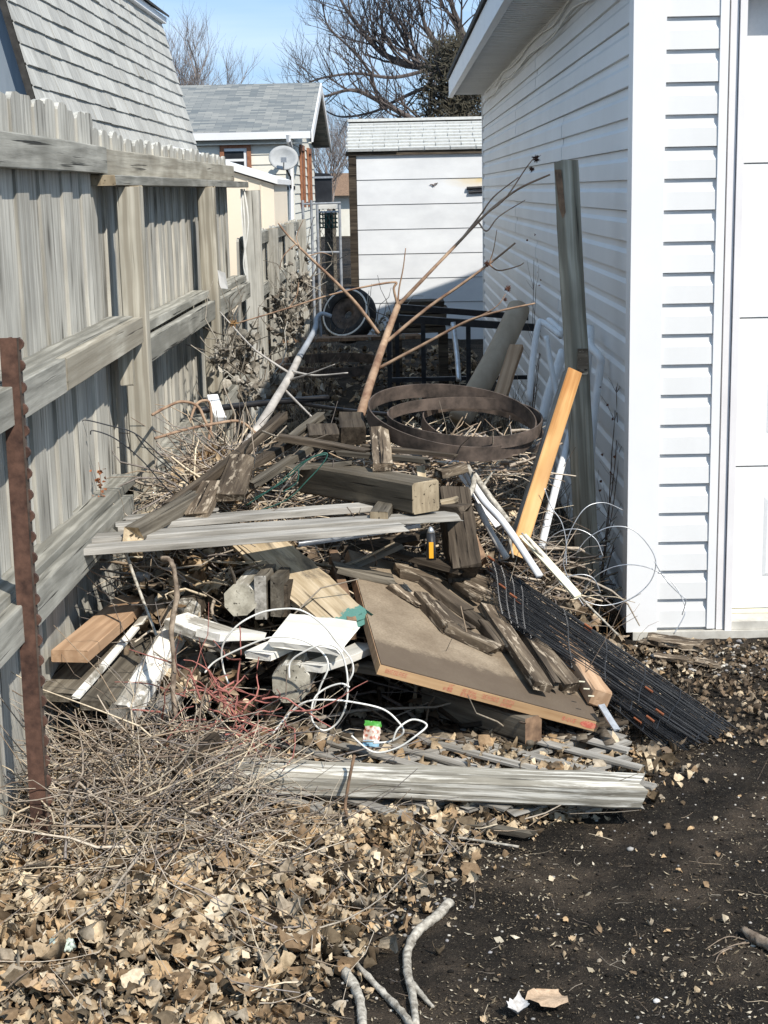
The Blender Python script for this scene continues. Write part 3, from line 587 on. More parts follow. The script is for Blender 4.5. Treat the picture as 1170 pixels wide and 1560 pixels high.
# chain-link gate
t = empty('chain_link_gate', (P(480, 330, 17.6).x, 17.6, 0), 'galvanised chain-link gate in gap beside white shed', 'gate')
for px_, yy in ((461, 305), (474, 305), (483, 312), (517, 312)):
    q = P(px_, yy, 17.6); mb = MB(); mb.tube([Vector((q.x, 17.6, 0)), q], .016, 7); mb.build('pipe', 'blue_grey_pipe', t)
for ya, yb in ((311, 309), (385, 384)):
    mb = MB(); mb.tube([P(461, ya, 17.6), P(519, yb, 17.6)], .012, 6); mb.build('pipe', 'blue_grey_pipe', t)
mb = MB(); q0 = P(484, 318, 17.61); q1 = P(517, 470, 17.61)
for i in range(-8, 12):
    for s in (-1, 1):
        xa = q0.x+i*.06; pts = [Vector((xa+s*k*.03, 17.6, q0.z-k*.05)) for k in range(22)]; pts = [p for p in pts if q0.x <= p.x <= q1.x]
        if len(pts) > 1: mb.tube([pts[0], pts[-1]], .0025, 3, False)
mb.build('mesh', 'black_metal', t)
# far brown-roofed building between the trunks
q = P(515, 285, 60); t = empty('far_building', (q.x, 63, 0), 'distant low building with brown roof beside white shed', 'building')
mb = MB(); mb.box((q.x-3, 60, 0), (q.x+12, 66, q.z-.3)); mb.build('wall', 'cream_siding', t)
mb = MB(); mb.prism([(q.x-3.3, 59.6, q.z-.32), (q.x-3.3, 63, q.z+.55), (q.x-3.3, 66.4, q.z-.32)], (15.6, 0, 0)); mb.build('roof', 'brown_bark', t)
# ------------------------------------------------------------------ trees
def grow(mb, p, d, L, r, lev, maxlev, up=.25, spread=.75, nb=(3, 5), wig=.16, mi=0):
    n = 4 if lev < 2 else 3; pts = [p]; q = p; dd = d.normalized()
    for i in range(n):
        dd = (dd + Vector((random.gauss(0, wig), random.gauss(0, wig), random.gauss(0, wig)+up*.3))).normalized(); q = q+dd*(L/n); pts.append(q)
    mb.tube(pts, lerp_r(r, r*.5, n+1), 6 if lev == 0 else (4 if lev < 3 else 3), False, mi)
    if lev >= maxlev: return
    for k in range(random.randint(*nb)):
        t = random.uniform(.3, 1.0); i = min(int(t*n), n-1); o = pts[i].lerp(pts[i+1], t*n-i)
        a = (pts[i+1]-pts[i]).normalized(); s = a.orthogonal().normalized(); s = Matrix.Rotation(random.uniform(0, 6.28), 3, a) @ s
        nd = (a*(1-spread*.45) + s*spread*random.uniform(.6, 1.1) + Vector((0, 0, up))).normalized()
        grow(mb, o, nd, L*random.uniform(.5, .75), r*.5*random.uniform(.8, 1.1), lev+1, maxlev, up, spread, nb, wig, mi)
def limb(mb, pts, r, nside, L, maxlev, up=.35, nb=(3, 4), r1=.012):
    r *= 1.25; L *= 1.3; c = curve(pts, 6); rad = lerp_r(r, r1, len(c)); mb.tube(c, rad, 6, False)
    for k in range(nside):
        t = random.uniform(.12, 1.0); i = min(int(t*(len(c)-1)), len(c)-2); a = (c[i+1]-c[i]).normalized(); s = Matrix.Rotation(random.uniform(0, 6.28), 3, a) @ a.orthogonal().normalized()
        grow(mb, c[i], a*.55+s*.75+Vector((-.1, 0, up)), L*(1.15-.55*t)*random.uniform(.7, 1.15), max(rad[i]*.45, .010), 2, maxlev, up, .8, nb)
ty = 33.0
tree = empty('bare_tree', (P(700, 300, ty).x, ty, 0), 'large leafless tree with dark spreading limbs behind the white shed', 'tree')
tb = P(700, 200, ty); mb = MB(); mb.tube(curve([Vector((tb.x+.1, ty, -.1)), Vector((tb.x+.05, ty, 1.3)), tb, P(700, 110, ty)], 4), lerp_r(.34, .22, 13), 10, jit=.05); mb.build('trunk', 'tree_bark', tree, True)
mb = MB()
PP = lambda L, dy=0: [P(x, y, ty+dy*i) for i, (x, y) in enumerate(L)]
limb(mb, PP([(700, 112), (684, 107), (633, 100), (584, 82), (543, 36), (516, -8), (505, -60)], .1), .085, 30, 1.0, 4)
limb(mb, PP([(690, 215), (650, 192), (622, 178), (576, 153), (535, 137), (482, 148), (452, 122)], -.15), .07, 26, .95, 4)
limb(mb, PP([(650, 104), (633, 95), (611, 49), (589, 0), (575, -60)], .2), .05, 22, .9, 4)
limb(mb, PP([(700, 112), (706, 60), (688, 8), (660, -60)], .1), .08, 22, 1.0, 4)
limb(mb, PP([(576, 153), (562, 109), (535, 75), (500, 40), (492, 5)], -.1), .032, 20, .8, 4)
limb(mb, PP([(660, 104), (600, 118), (540, 112), (480, 122), (455, 140)], -.2), .035, 20, .75, 4)
limb(mb, PP([(700, 150), (660, 132), (610, 150), (570, 170), (520, 178), (490, 165)], .3), .04, 20, .8, 4)
limb(mb, PP([(700, 112), (730, 70), (760, 20), (770, -50)], .2), .06, 12, .9, 4)
limb(mb, PP([(690, 90), (655, 55), (640, 10), (630, -50)], -.2), .05, 20, .9, 4)
mb.build('crown', 'tree_twig', tree)
# dense evergreen behind it
tx = P(700, 165, 27).x; ev = empty('dense_shrub_tree', (tx, 27, 0), 'dense dark brown-green evergreen tree rising behind shed ridge', 'tree')
mb = MB(); mb.tube([Vector((tx, 27, -.1)), Vector((tx, 27, 3.4))], [.14, .05], 8); mb.build('trunk', 'tree_bark', ev)
Vv = []; Tt = []
c0 = P(695, 165, 27)
for i in range(6500):
    d = Vector((random.gauss(0, 1), random.gauss(0, 1), random.gauss(0, 1))).normalized()*random.random()**.45
    h = random.random(); wd = .95*(1-.55*h)+.1
    p = Vector((c0.x+d.x*wd, c0.y+d.y*.8, c0.z-.9+2.0*h+d.z*.15))
    q = Vector((random.gauss(0, 1), random.gauss(0, 1), random.gauss(.5, 1))).normalized(); s = q.orthogonal().normalized()*random.uniform(.010, .022); L = random.uniform(.08, .2)
    k = len(Vv); Vv += [p-s, p+s, p+q*L]; Tt.append((k, k+1, k+2))
mk('crown', Vv, Tt, 'dark_needles', ev)
mb = MB()
for i in range(26): grow(mb, c0+Vector((random.uniform(-.5, .6), random.uniform(-.3, .3), random.uniform(-.6, .5))), Vector((random.uniform(-.8, .6), 0, random.uniform(.2, .9))), random.uniform(.5, .9), .014, 2, 4, .3, .8)
mb.build('twigs', 'tree_twig', ev)
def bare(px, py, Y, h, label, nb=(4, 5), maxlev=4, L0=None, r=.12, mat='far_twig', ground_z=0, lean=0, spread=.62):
    b0 = P(px, py, Y); t = empty('bare_tree', (b0.x, Y, 0), label, 'tree', None)
    mb = MB(); hz = h*.30; mb.tube([Vector((b0.x, Y, -.1)), Vector((b0.x+lean*.2, Y, hz))], [r, r*.75], 7); mb.build('trunk', 'tree_bark', t)
    mb = MB()
    for k in range(7): an = k*.9+random.random(); grow(mb, Vector((b0.x+lean*.2, Y, hz*random.uniform(.75, 1))), Vector((math.cos(an)*.5+lean, math.sin(an)*.4, 1)), h*.36, r*.42, 0, maxlev, .33, spread, nb, .13)
    mb.build('crown', mat, t)
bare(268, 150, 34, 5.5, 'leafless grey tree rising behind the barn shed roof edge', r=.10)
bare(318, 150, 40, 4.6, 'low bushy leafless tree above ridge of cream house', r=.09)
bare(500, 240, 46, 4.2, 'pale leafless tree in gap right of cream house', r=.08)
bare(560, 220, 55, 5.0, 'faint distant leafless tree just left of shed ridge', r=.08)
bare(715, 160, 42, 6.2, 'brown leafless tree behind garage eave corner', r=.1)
# ------------------------------------------------------------------ rusty toothed post, left foreground
t = empty('fence_post', Z(62, 1310, .06), 'rusty studded steel post leaning in front of the wooden fence', 'post')
a = Z(64, 1318, .03); b_ = P(12, 515, a.y+.02)
ax_ = (b_-a).normalized(); sd_ = AX - ax_*AX.dot(ax_); sd_.normalize(); bk = ax_.cross(sd_)
if bk.y < 0: bk = -bk
mb = MB(); pr = [(-.021, 0), (.021, 0), (.021, .005), (.003, .006), (.003, .03), (-.003, .03), (-.003, .006), (-.021, .005)]
mb.prism([a-ax_*.1+sd_*x+bk*y for x, y in pr], b_-a+ax_*.1); mb.build('shaft', 'rust', t)
mb = MB(); mb.prism([a-ax_*.1+sd_*x+bk*y for x, y in ((.0211, -.001), (.0255, -.001), (.0255, .02), (.0211, .02))], b_-a+ax_*.1); mb.build('flange', 'rust_dark', t)
L = (b_-a).length
for i in range(24):
    c = a+ax_*(L-.015-i*.0525)+sd_*.0256
    mb = MB(); mb.prism([c-ax_*.014, c+ax_*.014, c+ax_*.010+sd_*.006, c+ax_*.002+sd_*.0105, c-ax_*.006+sd_*.0095, c-ax_*.012+sd_*.004], bk*.012); mb.build('stud', 'rust', t)
# ------------------------------------------------------------------ white-flaked post lying in front, on lattice
lat = empty('lattice_panel', Z(640, 1190, .02), 'broken grey garden lattice lying flat under white weathered post', 'lattice')
lo, hi = Vector((-.42, 3.93)), Vector((.66, 4.62))
def clip2(p, d):
    ts = []
    for ax in (0, 1):
        if abs(d[ax]) > 1e-6: ts.append(sorted(((lo[ax]-p[ax])/d[ax], (hi[ax]-p[ax])/d[ax])))
    return max(q[0] for q in ts), min(q[1] for q in ts)
for s, zz in ((1, .040), (-1, .050)):
    ang = R(38 if s > 0 else 142); d = Vector((math.cos(ang), math.sin(ang)))
    nrm = Vector((-d.y, d.x))
    for i in range(-9, 10):
        p = (lo+hi)/2+nrm*(i*.098); t0, t1 = clip2(p, d)
        if t1-t0 < .06: continue
        t0 += random.uniform(-.05, .04); t1 += random.uniform(-.04, .05)
        A = p+d*t0; B = p+d*t1
        plank('slat', Vector((A.x, A.y, zz+gz(A.x, A.y)*.5+random.uniform(-.003, .003))), Vector((B.x, B.y, zz+gz(B.x, B.y)*.5)), .036, .008, 'grey_wood', parent=lat, nseg=2, rag=.008)
plank('wooden_post', Z(318, 1180, .108), Z(978, 1206, .104), .085, .08, 'white_flaky_wood', 'long flaking white post lying across the front of the heap', 'post', end='grey_wood', rag=.022, nseg=14, cham=.18, wear=.05, tilt=6)
# ------------------------------------------------------------------ the big slab and what lies on it
FR = P(915, 1100, 4.45); FL = P(580, 1011, 4.31)
d_ = _ray(513, 832); c_ = Vector((0, 0, CAM_H)); e_ = FR-FL
BL = P(513, 832, 5.12); BL = BL-e_.normalized()*((BL-FL).dot(e_.normalized()))
print('slab', FL, FR, BL, 'len', (FR-FL).length, (BL-FL).length)
Nn = e_.cross(BL-FL).normalized(); ex = e_.normalized(); ey = (BL-FL).normalized()
LX, LY, TH = e_.length, (BL-FL).length, .036
if LY > 1.1: LY = 1.1
mwS = Matrix(((ex.x, ey.x, Nn.x, FL.x), (ex.y, ey.y, Nn.y, FL.y), (ex.z, ey.z, Nn.z, FL.z), (0, 0, 0, 1)))
slab = empty('door_slab', FL-Nn*TH, 'brown fibreboard slab with red-stamped edge tilting down toward dirt', 'panel')
def sbox(name, lo_, hi_, mat): mb = MB(); mb.box(lo_, hi_); return mk(name, mb.v, mb.f, mat, slab, mwS)
sbox('top_skin', (0.002, .002, -.004), (LX-.002, LY, .0), 'slab_top'); sbox('front_rail', (0, 0, -TH), (LX, .045, -.0042), 'slab_edge'); sbox('side_rail', (0, .0455, -TH), (.045, LY, -.0043), 'tan_wood'); sbox('side_rail', (LX-.045, .0455, -TH), (LX, LY, -.0043), 'slab_edge'); sbox('core', (.046, .046, -TH+.002), (LX-.046, LY-.01, -.0044), 'cardboard')
# red stencilled grade stamps on the front rail (strokes, mostly illegible)
def stamp(x0, x1, z0, z1, kind):
    mb = MB()
    if kind == 'oval':
        n_ = 20; cx_, cz_ = (x0+x1)/2, (z0+z1)/2
        mb.add([(cx_+(x1-x0)/2*math.cos(6.283*k/n_), -.0006, cz_+(z1-z0)/2*math.sin(6.283*k/n_)) for k in range(n_)], [tuple(range(n_))])
    else:
        x = x0
        while x < x1:
            w = random.uniform(.005, .008); h0 = z0; m_ = (z0+z1)/2
            st = .0013
            for (a0, a1, c0, c1) in random.sample([(0, st, h0, z1), (w-st, w, h0, z1), (0, w, z1-st, z1), (0, w, m_-st/2, m_+st/2), (0, w, h0, h0+st)], 4): mb.add([(x+a0, -.0006, c0), (x+a1, -.0006, c0), (x+a1, -.0006, c1), (x+a0, -.0006, c1)], [(0, 1, 2, 3)])
            x += w+.0025
    mk('stamp', mb.v, mb.f, 'red_print', slab, mwS)
for (u0, u1, z0, z1, kd) in ((.03, .12, -.024, -.010, 't'), (.31, .325, -.030, -.006, 't'), (.29, .325, -.028, -.019, 't'), (.37, .43, -.022, -.009, 't'), (.37, .44, -.033, -.024, 't'), (.46, .53, -.024, -.010, 't'), (.555, .60, -.019, -.008, 't'), (.55, .60, -.032, -.023, 't')):
    stamp(LX*u0*1.0/.72*.72, LX*u1, z0, z1, kd)
stamp(LX*.915, LX*.995, -.030, -.008, 'oval')
def stamp_text(txt, u, z, size):
    cu = bpy.data.curves.new('stamp', 'FONT'); cu.body = txt; cu.size = size; o = bpy.data.objects.new('stamp', cu)
    dg = bpy.context.evaluated_depsgraph_get(); COL.objects.link(o); dg = bpy.context.evaluated_depsgraph_get(); me = bpy.data.meshes.new_from_object(o.evaluated_get(dg)); bpy.data.objects.remove(o)
    me.materials.clear(); me.materials.append(M['red_print']); o = bpy.data.objects.new('stamp', me)
    o.matrix_world = mwS @ Matrix.Translation((LX*u, -.0008, z)) @ Matrix.Rotation(R(90), 4, 'X'); link(o, slab)
stamp_text('8-01E', .83, -.026, .02)
# second slab edge peeping out behind it
plank('fibreboard_strip', BL-Nn*.05+ex*-.035, FL-Nn*.05+ex*-.035+ey*.3, .03, .07, 'brown_bark', 'dark edge of second board standing behind the stamped slab', 'board')
def SL(x, y, h=.015): return onplane(x, y, FL+Nn*h, Nn)
def scrap(a, b, w, t, mat, label, h=None, tilt=0, taper=1.0, end=None, cat='wood scrap', rag=.014):
    h = t/2+.001 if h is None else h
    A = SL(a[0], a[1], h); B = SL(b[0], b[1], h)
    o = plank('wood_scrap', A, B, w, t, mat, label, cat, rag=rag, wear=.07, cham=.10, nseg=6, taper=taper, warp=.006, end=end, group=None)
    # lay its width in the slab plane
    X = (B-A).normalized(); Yv = Nn.cross(X).normalized(); q = Matrix.Rotation(R(tilt), 3, X); Yv = q @ Yv; Zv = X.cross(Yv); c = (A+B)/2
    o.matrix_world = Matrix(((X.x, Yv.x, Zv.x, c.x), (X.y, Yv.y, Zv.y, c.y), (X.z, Yv.z, Zv.z, c.z), (0, 0, 0, 1)))
    return o
scrap((606, 868), (664, 884), .055, .035, 'rotten_wood', 'split rotten block at upper left of scraps on the slab')
scrap((604, 893), (642, 922), .075, .022, 'rotten_wood', 'pointed pale-sided splinter nearest bare face of the slab', taper=.45)
scrap((645, 880), (712, 932), .065, .028, 'dark_wood', 'dark flat offcut in middle of scraps on the slab')
scrap((674, 872), (728, 912), .028, .022, 'rotten_wood', 'thin dark splinter lying above the flat dark offcut', h=.03)
scrap((640, 908), (684, 958), .05, .035, 'rotten_wood', 'tan-ended rotten piece slanting at lower left of scraps')
scrap((660, 918), (712, 958), .055, .02, 'dark_wood', 'dark curved offcut beside the tan-ended rotten piece')
scrap((680, 955), (752, 988), .05, .035, 'rotten_wood', 'crumbling pale-barked stick at lower edge of scraps', rag=.02)
scrap((706, 930), (752, 966), .055, .02, 'dark_wood', 'short dark offcut under top end of long plank scrap')
scrap((742, 925), (826, 1046), .062, .026, 'rotten_wood', 'longest light brown plank scrap pointing down the slab', h=.035, end='rotten_wood', rag=.006)
scrap((774, 935), (846, 1044), .028, .03, 'dark_wood', 'narrow dark lath beside the longest plank scrap', h=.025)
scrap((800, 965), (872, 1048), .06, .04, 'rotten_wood', 'reddish cracked chunk between lath and square tan timber', h=.024, tilt=12)
scrap((690, 866), (746, 888), .05, .022, 'rotten_wood', 'ragged pale scrap beside left end of the wire bundle', h=.05)
scrap((628, 856), (712, 872), .045, .015, 'dark_wood', 'thin dark slat along top of the scraps', h=.05)
scrap((706, 888), (752, 908), .04, .02, 'rotten_wood', 'small frayed scrap just left of black wire grid', h=.045)
scrap((512, 864), (600, 884), .06, .02, 'old_wood', 'grey stub overhanging left edge of the slab', h=.012)
scrap((735, 950), (762, 985), .04, .03, 'dark_wood', 'small dark chunk left of the longest plank scrap')
scrap((842, 962), (914, 1064), .07, .055, 'tan_wood', 'square tan timber with staples at right edge of slab', h=.034, end='tan_wood', cat='timber', rag=.004)
tm = SL(893, 1046, .066); staple = MB()
for k in range(3): p = SL(882+k*7, 1038+k*11, .067); staple.tube([p, p+ex*.02+Vector((0, 0, .004))], .0022, 4)
tag(staple.build('fence_staple', 'cream_plastic'), 'pale staples stuck in the square tan timber on slab', 'staple')
# small black tool handle with orange label
q = P(657, 853, 4.80); t = empty('hand_tool', q, 'black tool handle with orange label standing above the scraps', 'tool')
mb = MB(); mb.tube([q, q+Vector((.0, .01, .085))], [.016, .014], 8); mb.build('handle', 'black_plastic', t, True)
mb = MB(); mb.tube([q+Vector((0, .01, .086)), q+Vector((0, .012, .098)), q+Vector((0, .012, .106))], [.013, .009, .004], 8); mb.build('cap', 'galvanised', t, True)
mb = MB(); mb.box((q.x-.007, q.y-.0205, q.z+.01), (q.x+.007, q.y-.0165, q.z+.062)); mb.build('label_strip', 'orange_label', t)
# support timber under the slab
plank('timber', P(655, 1062, 4.72), P(812, 1112, 4.40), .075, .085, 'old_wood', 'square grey timber with brown cut end propping the slab', 'timber', end='brown_bark')
plank('metal_strip', P(916, 1074, 4.46), P(940, 1112, 4.38), .022, .006, 'galvanised', 'short white metal strip on dirt right of the slab', 'strip')
plank('brick_chunk', P(980, 1092, 4.62), P(1008, 1095, 4.62), .05, .05, 'dark_wood', 'small dark block under the black wire grid', 'block', wear=.1)
# ------------------------------------------------------------------ black folded wire grid
def wgrid(UL, UR, LL, LR, n, label, lift=0):
    t = empty('wire_grid', (LL+LR)/2, label, 'wire panel', 'folded wire grids')
    nn = (UR-UL).cross(LL-UL).normalized(); nn = nn if nn.z > 0 else -nn
    for i in range(n):
        v = i/(n-1); A = UL.lerp(LL, v)+nn*(lift+random.uniform(-.003, .003)); B = UR.lerp(LR, v)+nn*(lift+random.uniform(-.003, .003))
        Mi = (A+B)/2+nn*random.uniform(-.006, .006); mb = MB(); A2 = A.lerp(B, random.uniform(-.015, .02)); B2 = B.lerp(A, random.uniform(-.015, .02)); mb.tube([A2, Mi, B2], .0023, 4, False); mb.build('wire', 'black_wire', t)
    for u in (.02, .06, .10, .14, .33, .5, .66, .8, .93):
        pts = []
        for k in range(n*2): v = k/(n*2-1); pts.append((UL.lerp(UR, u+.012*math.sin(v*5))).lerp(LL.lerp(LR, u+.05*(u > .3)), v)+nn*(lift+(.004 if k % 2 else -.003)))
        mb = MB(); mb.tube(pts, .0022, 4, False); mb.build('cross_wire', 'black_wire', t)
    for u, v in ((.0, .02), (.03, .45), (.08, .5), (.42, .05), (.78, .9), (.7, .55)):
        c = UL.lerp(UR, u).lerp(LL.lerp(LR, u), v)+nn*(lift+.006); dd = (UR-UL).normalized(); mb = MB(); mb.tube([c, c+dd*.03], .0042, 6); mb.build('clip', 'rust_orange', t)
    return t
UL, UR, LL, LR = P(742, 848, 5.22), Z(1118, 1106, .035), P(760, 934, 4.86), Z(1066, 1134, .035)
wgrid(UL, UR, LL, LR, 30, 'upper black wire grid of the folded bundle sliding onto dirt')
wgrid(UL+Vector((.02, .01, -.022)), UR+Vector((-.03, .02, -.012)), LL+Vector((.03, -.01, -.03)), LR+Vector((-.05, -.02, -.012)), 30, 'lower black wire grid beneath the other in the folded bundle')
wgrid(UL+Vector((.0, .02, -.045)), UR+Vector((-.08, .03, -.02)), LL+Vector((.05, .02, -.06)), LR+Vector((-.1, .0, -.02)), 22, 'bottom black wire grid of folded bundle, mostly hidden under two others')
# ------------------------------------------------------------------ boards at the crest
plank('plank', P(92, 840, 4.43), P(612, 802, 4.88), .075, .02, 'grey_wood', 'front one of three silvery planks spanning heap from fence', 'plank', rag=.02, nseg=8)
plank('plank', P(128, 823, 4.58), P(694, 786, 5.02), .085, .02, 'grey_wood', 'middle one of three silvery planks spanning heap from fence', 'plank', rag=.02, nseg=8)
plank('plank', P(180, 803, 4.74), P(565, 772, 5.14), .08, .02, 'grey_wood', 'rear one of three silvery planks spanning heap from fence', 'plank', rag=.02, nseg=8)
plank('plank', P(190, 792, 4.93), P(330, 778, 5.0), .06, .018, 'grey_wood', 'short silvery lath just behind the three long planks', 'plank', rag=.02)
plank('timber', P(203, 813, 4.58), P(300, 757, 5.05), .055, .045, 'old_wood', 'broken-ended grey timber resting on left end of silvery planks', 'timber', rag=.03, end='splinter_wood')
plank('wood_pole', P(262, 768, 5.0), P(430, 634, 5.75), .035, .03, 'dark_wood', 'long dark split pole slanting over the brush at left', 'pole', rag=.03, nseg=8, warp=.015)
plank('bark_board', P(300, 787, 4.86), P(324, 738, 5.10), .075, .028, 'rotten_wood', 'short crumbly brown board lying on silvery planks', 'board', rag=.01, wear=.08)
plank('bark_board', P(350, 758, 4.98), P(370, 697, 5.34), .092, .026, 'rotten_wood', 'wider lichen-stained board beside the short crumbly one', 'board', rag=.006, wear=.05, end='rotten_wood')
plank('lath', P(383, 740, 5.18), P(478, 678, 5.62), .035, .025, 'old_wood', 'pale split lath left of the heavy square beam', 'lath', rag=.02)
plank('lath', P(360, 722, 5.25), P(450, 668, 5.72), .04, .025, 'dark_wood', 'dark lath behind the pale split lath', 'lath', rag=.02)
plank('lath', P(440, 672, 5.55), P(488, 634, 5.85), .035, .025, 'old_wood', 'short grey lath poking up behind dark slats', 'lath', rag=.02)
plank('square_beam', P(474, 726, 5.46), P(649, 757, 4.97), .115, .105, 'beam_wood', 'heavy square beam with tan sawn end on top of heap', 'beam', end='end_grain', wear=.01, nseg=6)
plank('board', P(577, 655, 5.55), P(583, 712, 5.18), .068, .03, 'rotten_wood', 'upright-looking mottled board in front of the steel hoops', 'board', rag=.005)
plank('wood_block', P(535, 641, 5.80), P(538, 664, 5.62), .095, .07, 'dark_wood', 'thick dark block with red underside left of the hoops', 'block', rag=.006)
plank('wood_block', P(489, 651, 5.70), P(494, 668, 5.55), .11, .03, 'dark_wood', 'thin dark block left of the thick dark block', 'block', rag=.006)
plank('dark_slat', P(424, 666, 5.5), P(560, 690, 5.35), .05, .022, 'dark_wood', 'dark slat under the two blocks, left of mottled board', 'slat', rag=.02, end='rotten_wood')
plank('dark_slat', P(556, 681, 5.42), P(690, 694, 5.32), .04, .022, 'dark_wood', 'pointed dark slat reaching right under steel hoops', 'slat', rag=.02, taper=.5)
plank('dark_slat', P(520, 690, 5.36), P(652, 702, 5.26), .04, .018, 'old_wood', 'frayed slat just above the heavy square beam', 'slat', rag=.02)
plank('dark_slat', P(430, 712, 5.4), P(532, 704, 5.35), .04, .015, 'old_wood', 'curved thin slat lying on left end of square beam', 'slat', rag=.02, warp=.02)
plank('wood_block', P(591, 772, 5.12), P(577, 792, 4.90), .06, .055, 'old_wood', 'pale square stub between the beam and silvery planks', 'block', end='end_grain', rag=.004)
plank('splintered_board', P(640, 775, 5.15), P(703, 776, 5.05), .07, .03, 'dark_wood', 'splintered dark board end below the sawn beam end', 'board', rag=.03)
plank('small_offcut', P(672, 766, 5.1), P(698, 760, 5.1), .035, .016, 'splinter_wood', 'small bright offcut right of the sawn beam end', 'offcut')
plank('small_offcut', P(640, 712, 5.3), P(644, 738, 5.22), .03, .016, 'splinter_wood', 'tiny pale stick standing behind the square beam', 'offcut')
plank('wedge', P(668, 722, 5.32), P(705, 712, 5.38), .06, .03, 'rotten_wood', 'bent wooden wedge behind right end of square beam', 'wedge', rag=.01)
plank('timber_stump', P(690, 752, 5.22), P(708, 872, 5.06), .105, .09, 'dark_wood', 'upright decayed timber right of the tool with orange label', 'timber', rag=.02, wear=.08)
plank('timber_stump', P(700, 790, 5.3), P(728, 860, 5.16), .05, .06, 'brown_bark', 'split bark-brown timber beside the upright decayed one', 'timber', rag=.02, wear=.1)
plank('wood_lath', P(455, 829, 4.98), P(640, 800, 5.10), .02, .014, 'galvanised', 'thin grey metal strip under the silvery planks', 'strip')
# boards lying deeper in the heap
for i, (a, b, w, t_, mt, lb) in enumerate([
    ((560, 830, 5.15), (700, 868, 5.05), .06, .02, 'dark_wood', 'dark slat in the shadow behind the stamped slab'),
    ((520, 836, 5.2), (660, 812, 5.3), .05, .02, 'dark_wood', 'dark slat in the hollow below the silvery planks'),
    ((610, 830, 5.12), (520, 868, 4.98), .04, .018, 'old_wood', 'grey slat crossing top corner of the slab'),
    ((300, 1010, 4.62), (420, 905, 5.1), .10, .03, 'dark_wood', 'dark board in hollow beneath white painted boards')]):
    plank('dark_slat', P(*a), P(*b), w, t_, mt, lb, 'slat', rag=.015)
# ------------------------------------------------------------------ left part of the heap
sp = plank('splintered_sheet', P(388, 822, 5.02), P(528, 950, 4.60), .155, .022, 'splinter_wood', 'torn tan plywood strip with teal painted end', 'board', rag=.03, nseg=10, wear=.1, tilt=14)
plank('landscape_timber', P(366, 914, 4.58), P(412, 862, 5.25), .098, .098, 'white_flaky_wood', 'round-cornered whitish timber showing its end left of centre', 'timber', oct_=True, end='grey_end', nseg=6, rag=.004)
plank('upright_plank', P(397, 911, 4.58), P(428, 876, 5.1), .036, .135, 'old_wood', 'grey plank on edge right beside the whitish timber end', 'plank', end='grey_wood', rag=.003)
plank('upright_plank', P(420, 909, 4.60), P(450, 876, 5.1), .034, .125, 'old_wood', 'second grey plank on edge, right of the first', 'plank', end='old_wood', rag=.003)
plank('upright_plank', P(434, 915, 4.66), P(460, 885, 5.1), .02, .10, 'dark_wood', 'thin dark slat on edge, right of two grey planks', 'plank', rag=.003)
plank('painted_board', P(268, 945, 4.60), P(345, 972, 4.46), .10, .03, 'white_painted_wood', 'cream-edged white board at left of the white pieces', 'board', end='new_white_wood', rag=.003)
plank('painted_board', P(318, 968, 4.42), P(386, 966, 4.58), .10, .024, 'new_white_wood', 'short white board overlapping the cream-edged one', 'board', rag=.006)
plank('painted_board', P(392, 1000, 4.42), P(450, 975, 4.62), .09, .022, 'new_white_wood', 'small white board resting on the round post end', 'board', rag=.006)
plank('painted_board', P(428, 960, 4.50), P(530, 972, 4.42), .16, .02, 'new_white_wood', 'largest white board, torn edge, beside stamped slab', 'board', rag=.01, tilt=16, wear=.05)
plank('painted_board', P(474, 1018, 4.36), P(560, 985, 4.62), .085, .022, 'new_white_wood', 'white board end below the largest white board', 'board', rag=.004, tilt=-4)
plank('grey_lath', P(355, 985, 4.6), P(640, 1030, 4.5), .06, .025, 'old_wood', 'grey lath running under the white boards toward slab', 'lath')
plank('round_post', P(443, 1042, 4.34), P(470, 985, 4.95), .112, .112, 'white_flaky_wood', 'thick round post end with growth rings under white boards', 'post', oct_=True, end='grey_end', rag=.004, nseg=6)
plank('new_lumber', P(106, 1000, 4.28), P(206, 915, 4.92), .112, .036, 'tan_wood', 'clean tan two-by-four beside bottom rail of fence', 'lumber', end='tan_wood', rag=.001, warp=0, wear=.004)
plank('white_strip', P(116, 1062, 4.20), P(258, 892, 5.0), .024, .01, 'white_painted_wood', 'narrow white trim strip slanting beside tan two-by-four', 'strip')
plank('painted_post', P(185, 1092, 4.15), P(288, 930, 4.86), .082, .075, 'white_painted_wood', 'white painted post with grey knot slanting up to right', 'post', oct_=True, nseg=8, end='grey_wood')
plank('grey_board', P(80, 1062, 4.24), P(225, 925, 4.98), .13, .03, 'old_wood', 'dark grey board under the tan two-by-four', 'board')
plank('grey_board', P(150, 1075, 4.2), P(262, 945, 4.9), .11, .03, 'old_wood', 'grey board between white strip and painted post', 'board')
plank('grey_board', P(225, 1090, 4.3), P(330, 965, 4.8), .12, .03, 'grey_wood', 'grey board right of the painted post in brush', 'board')
plank('burnt_post', P(286, 930, 4.72), P(322, 878, 5.12), .085, .085, 'dark_wood', 'blackened octagonal post above the painted post', 'post', oct_=True, end='white_flaky_wood')
plank('stub', P(270, 905, 4.85), P(296, 872, 5.15), .06, .05, 'old_wood', 'short grey stub left of blackened post', 'block', end='end_grain')
plank('low_board', P(215, 905, 4.9), P(330, 848, 5.3), .07, .025, 'dark_wood', 'dark board reaching back under the silvery planks', 'board')
plank('stone_block', P(205, 885, 5.0), P(228, 888, 5.0), .06, .055, 'stone', 'pinkish broken brick by fence under silvery planks', 'brick', wear=.1)
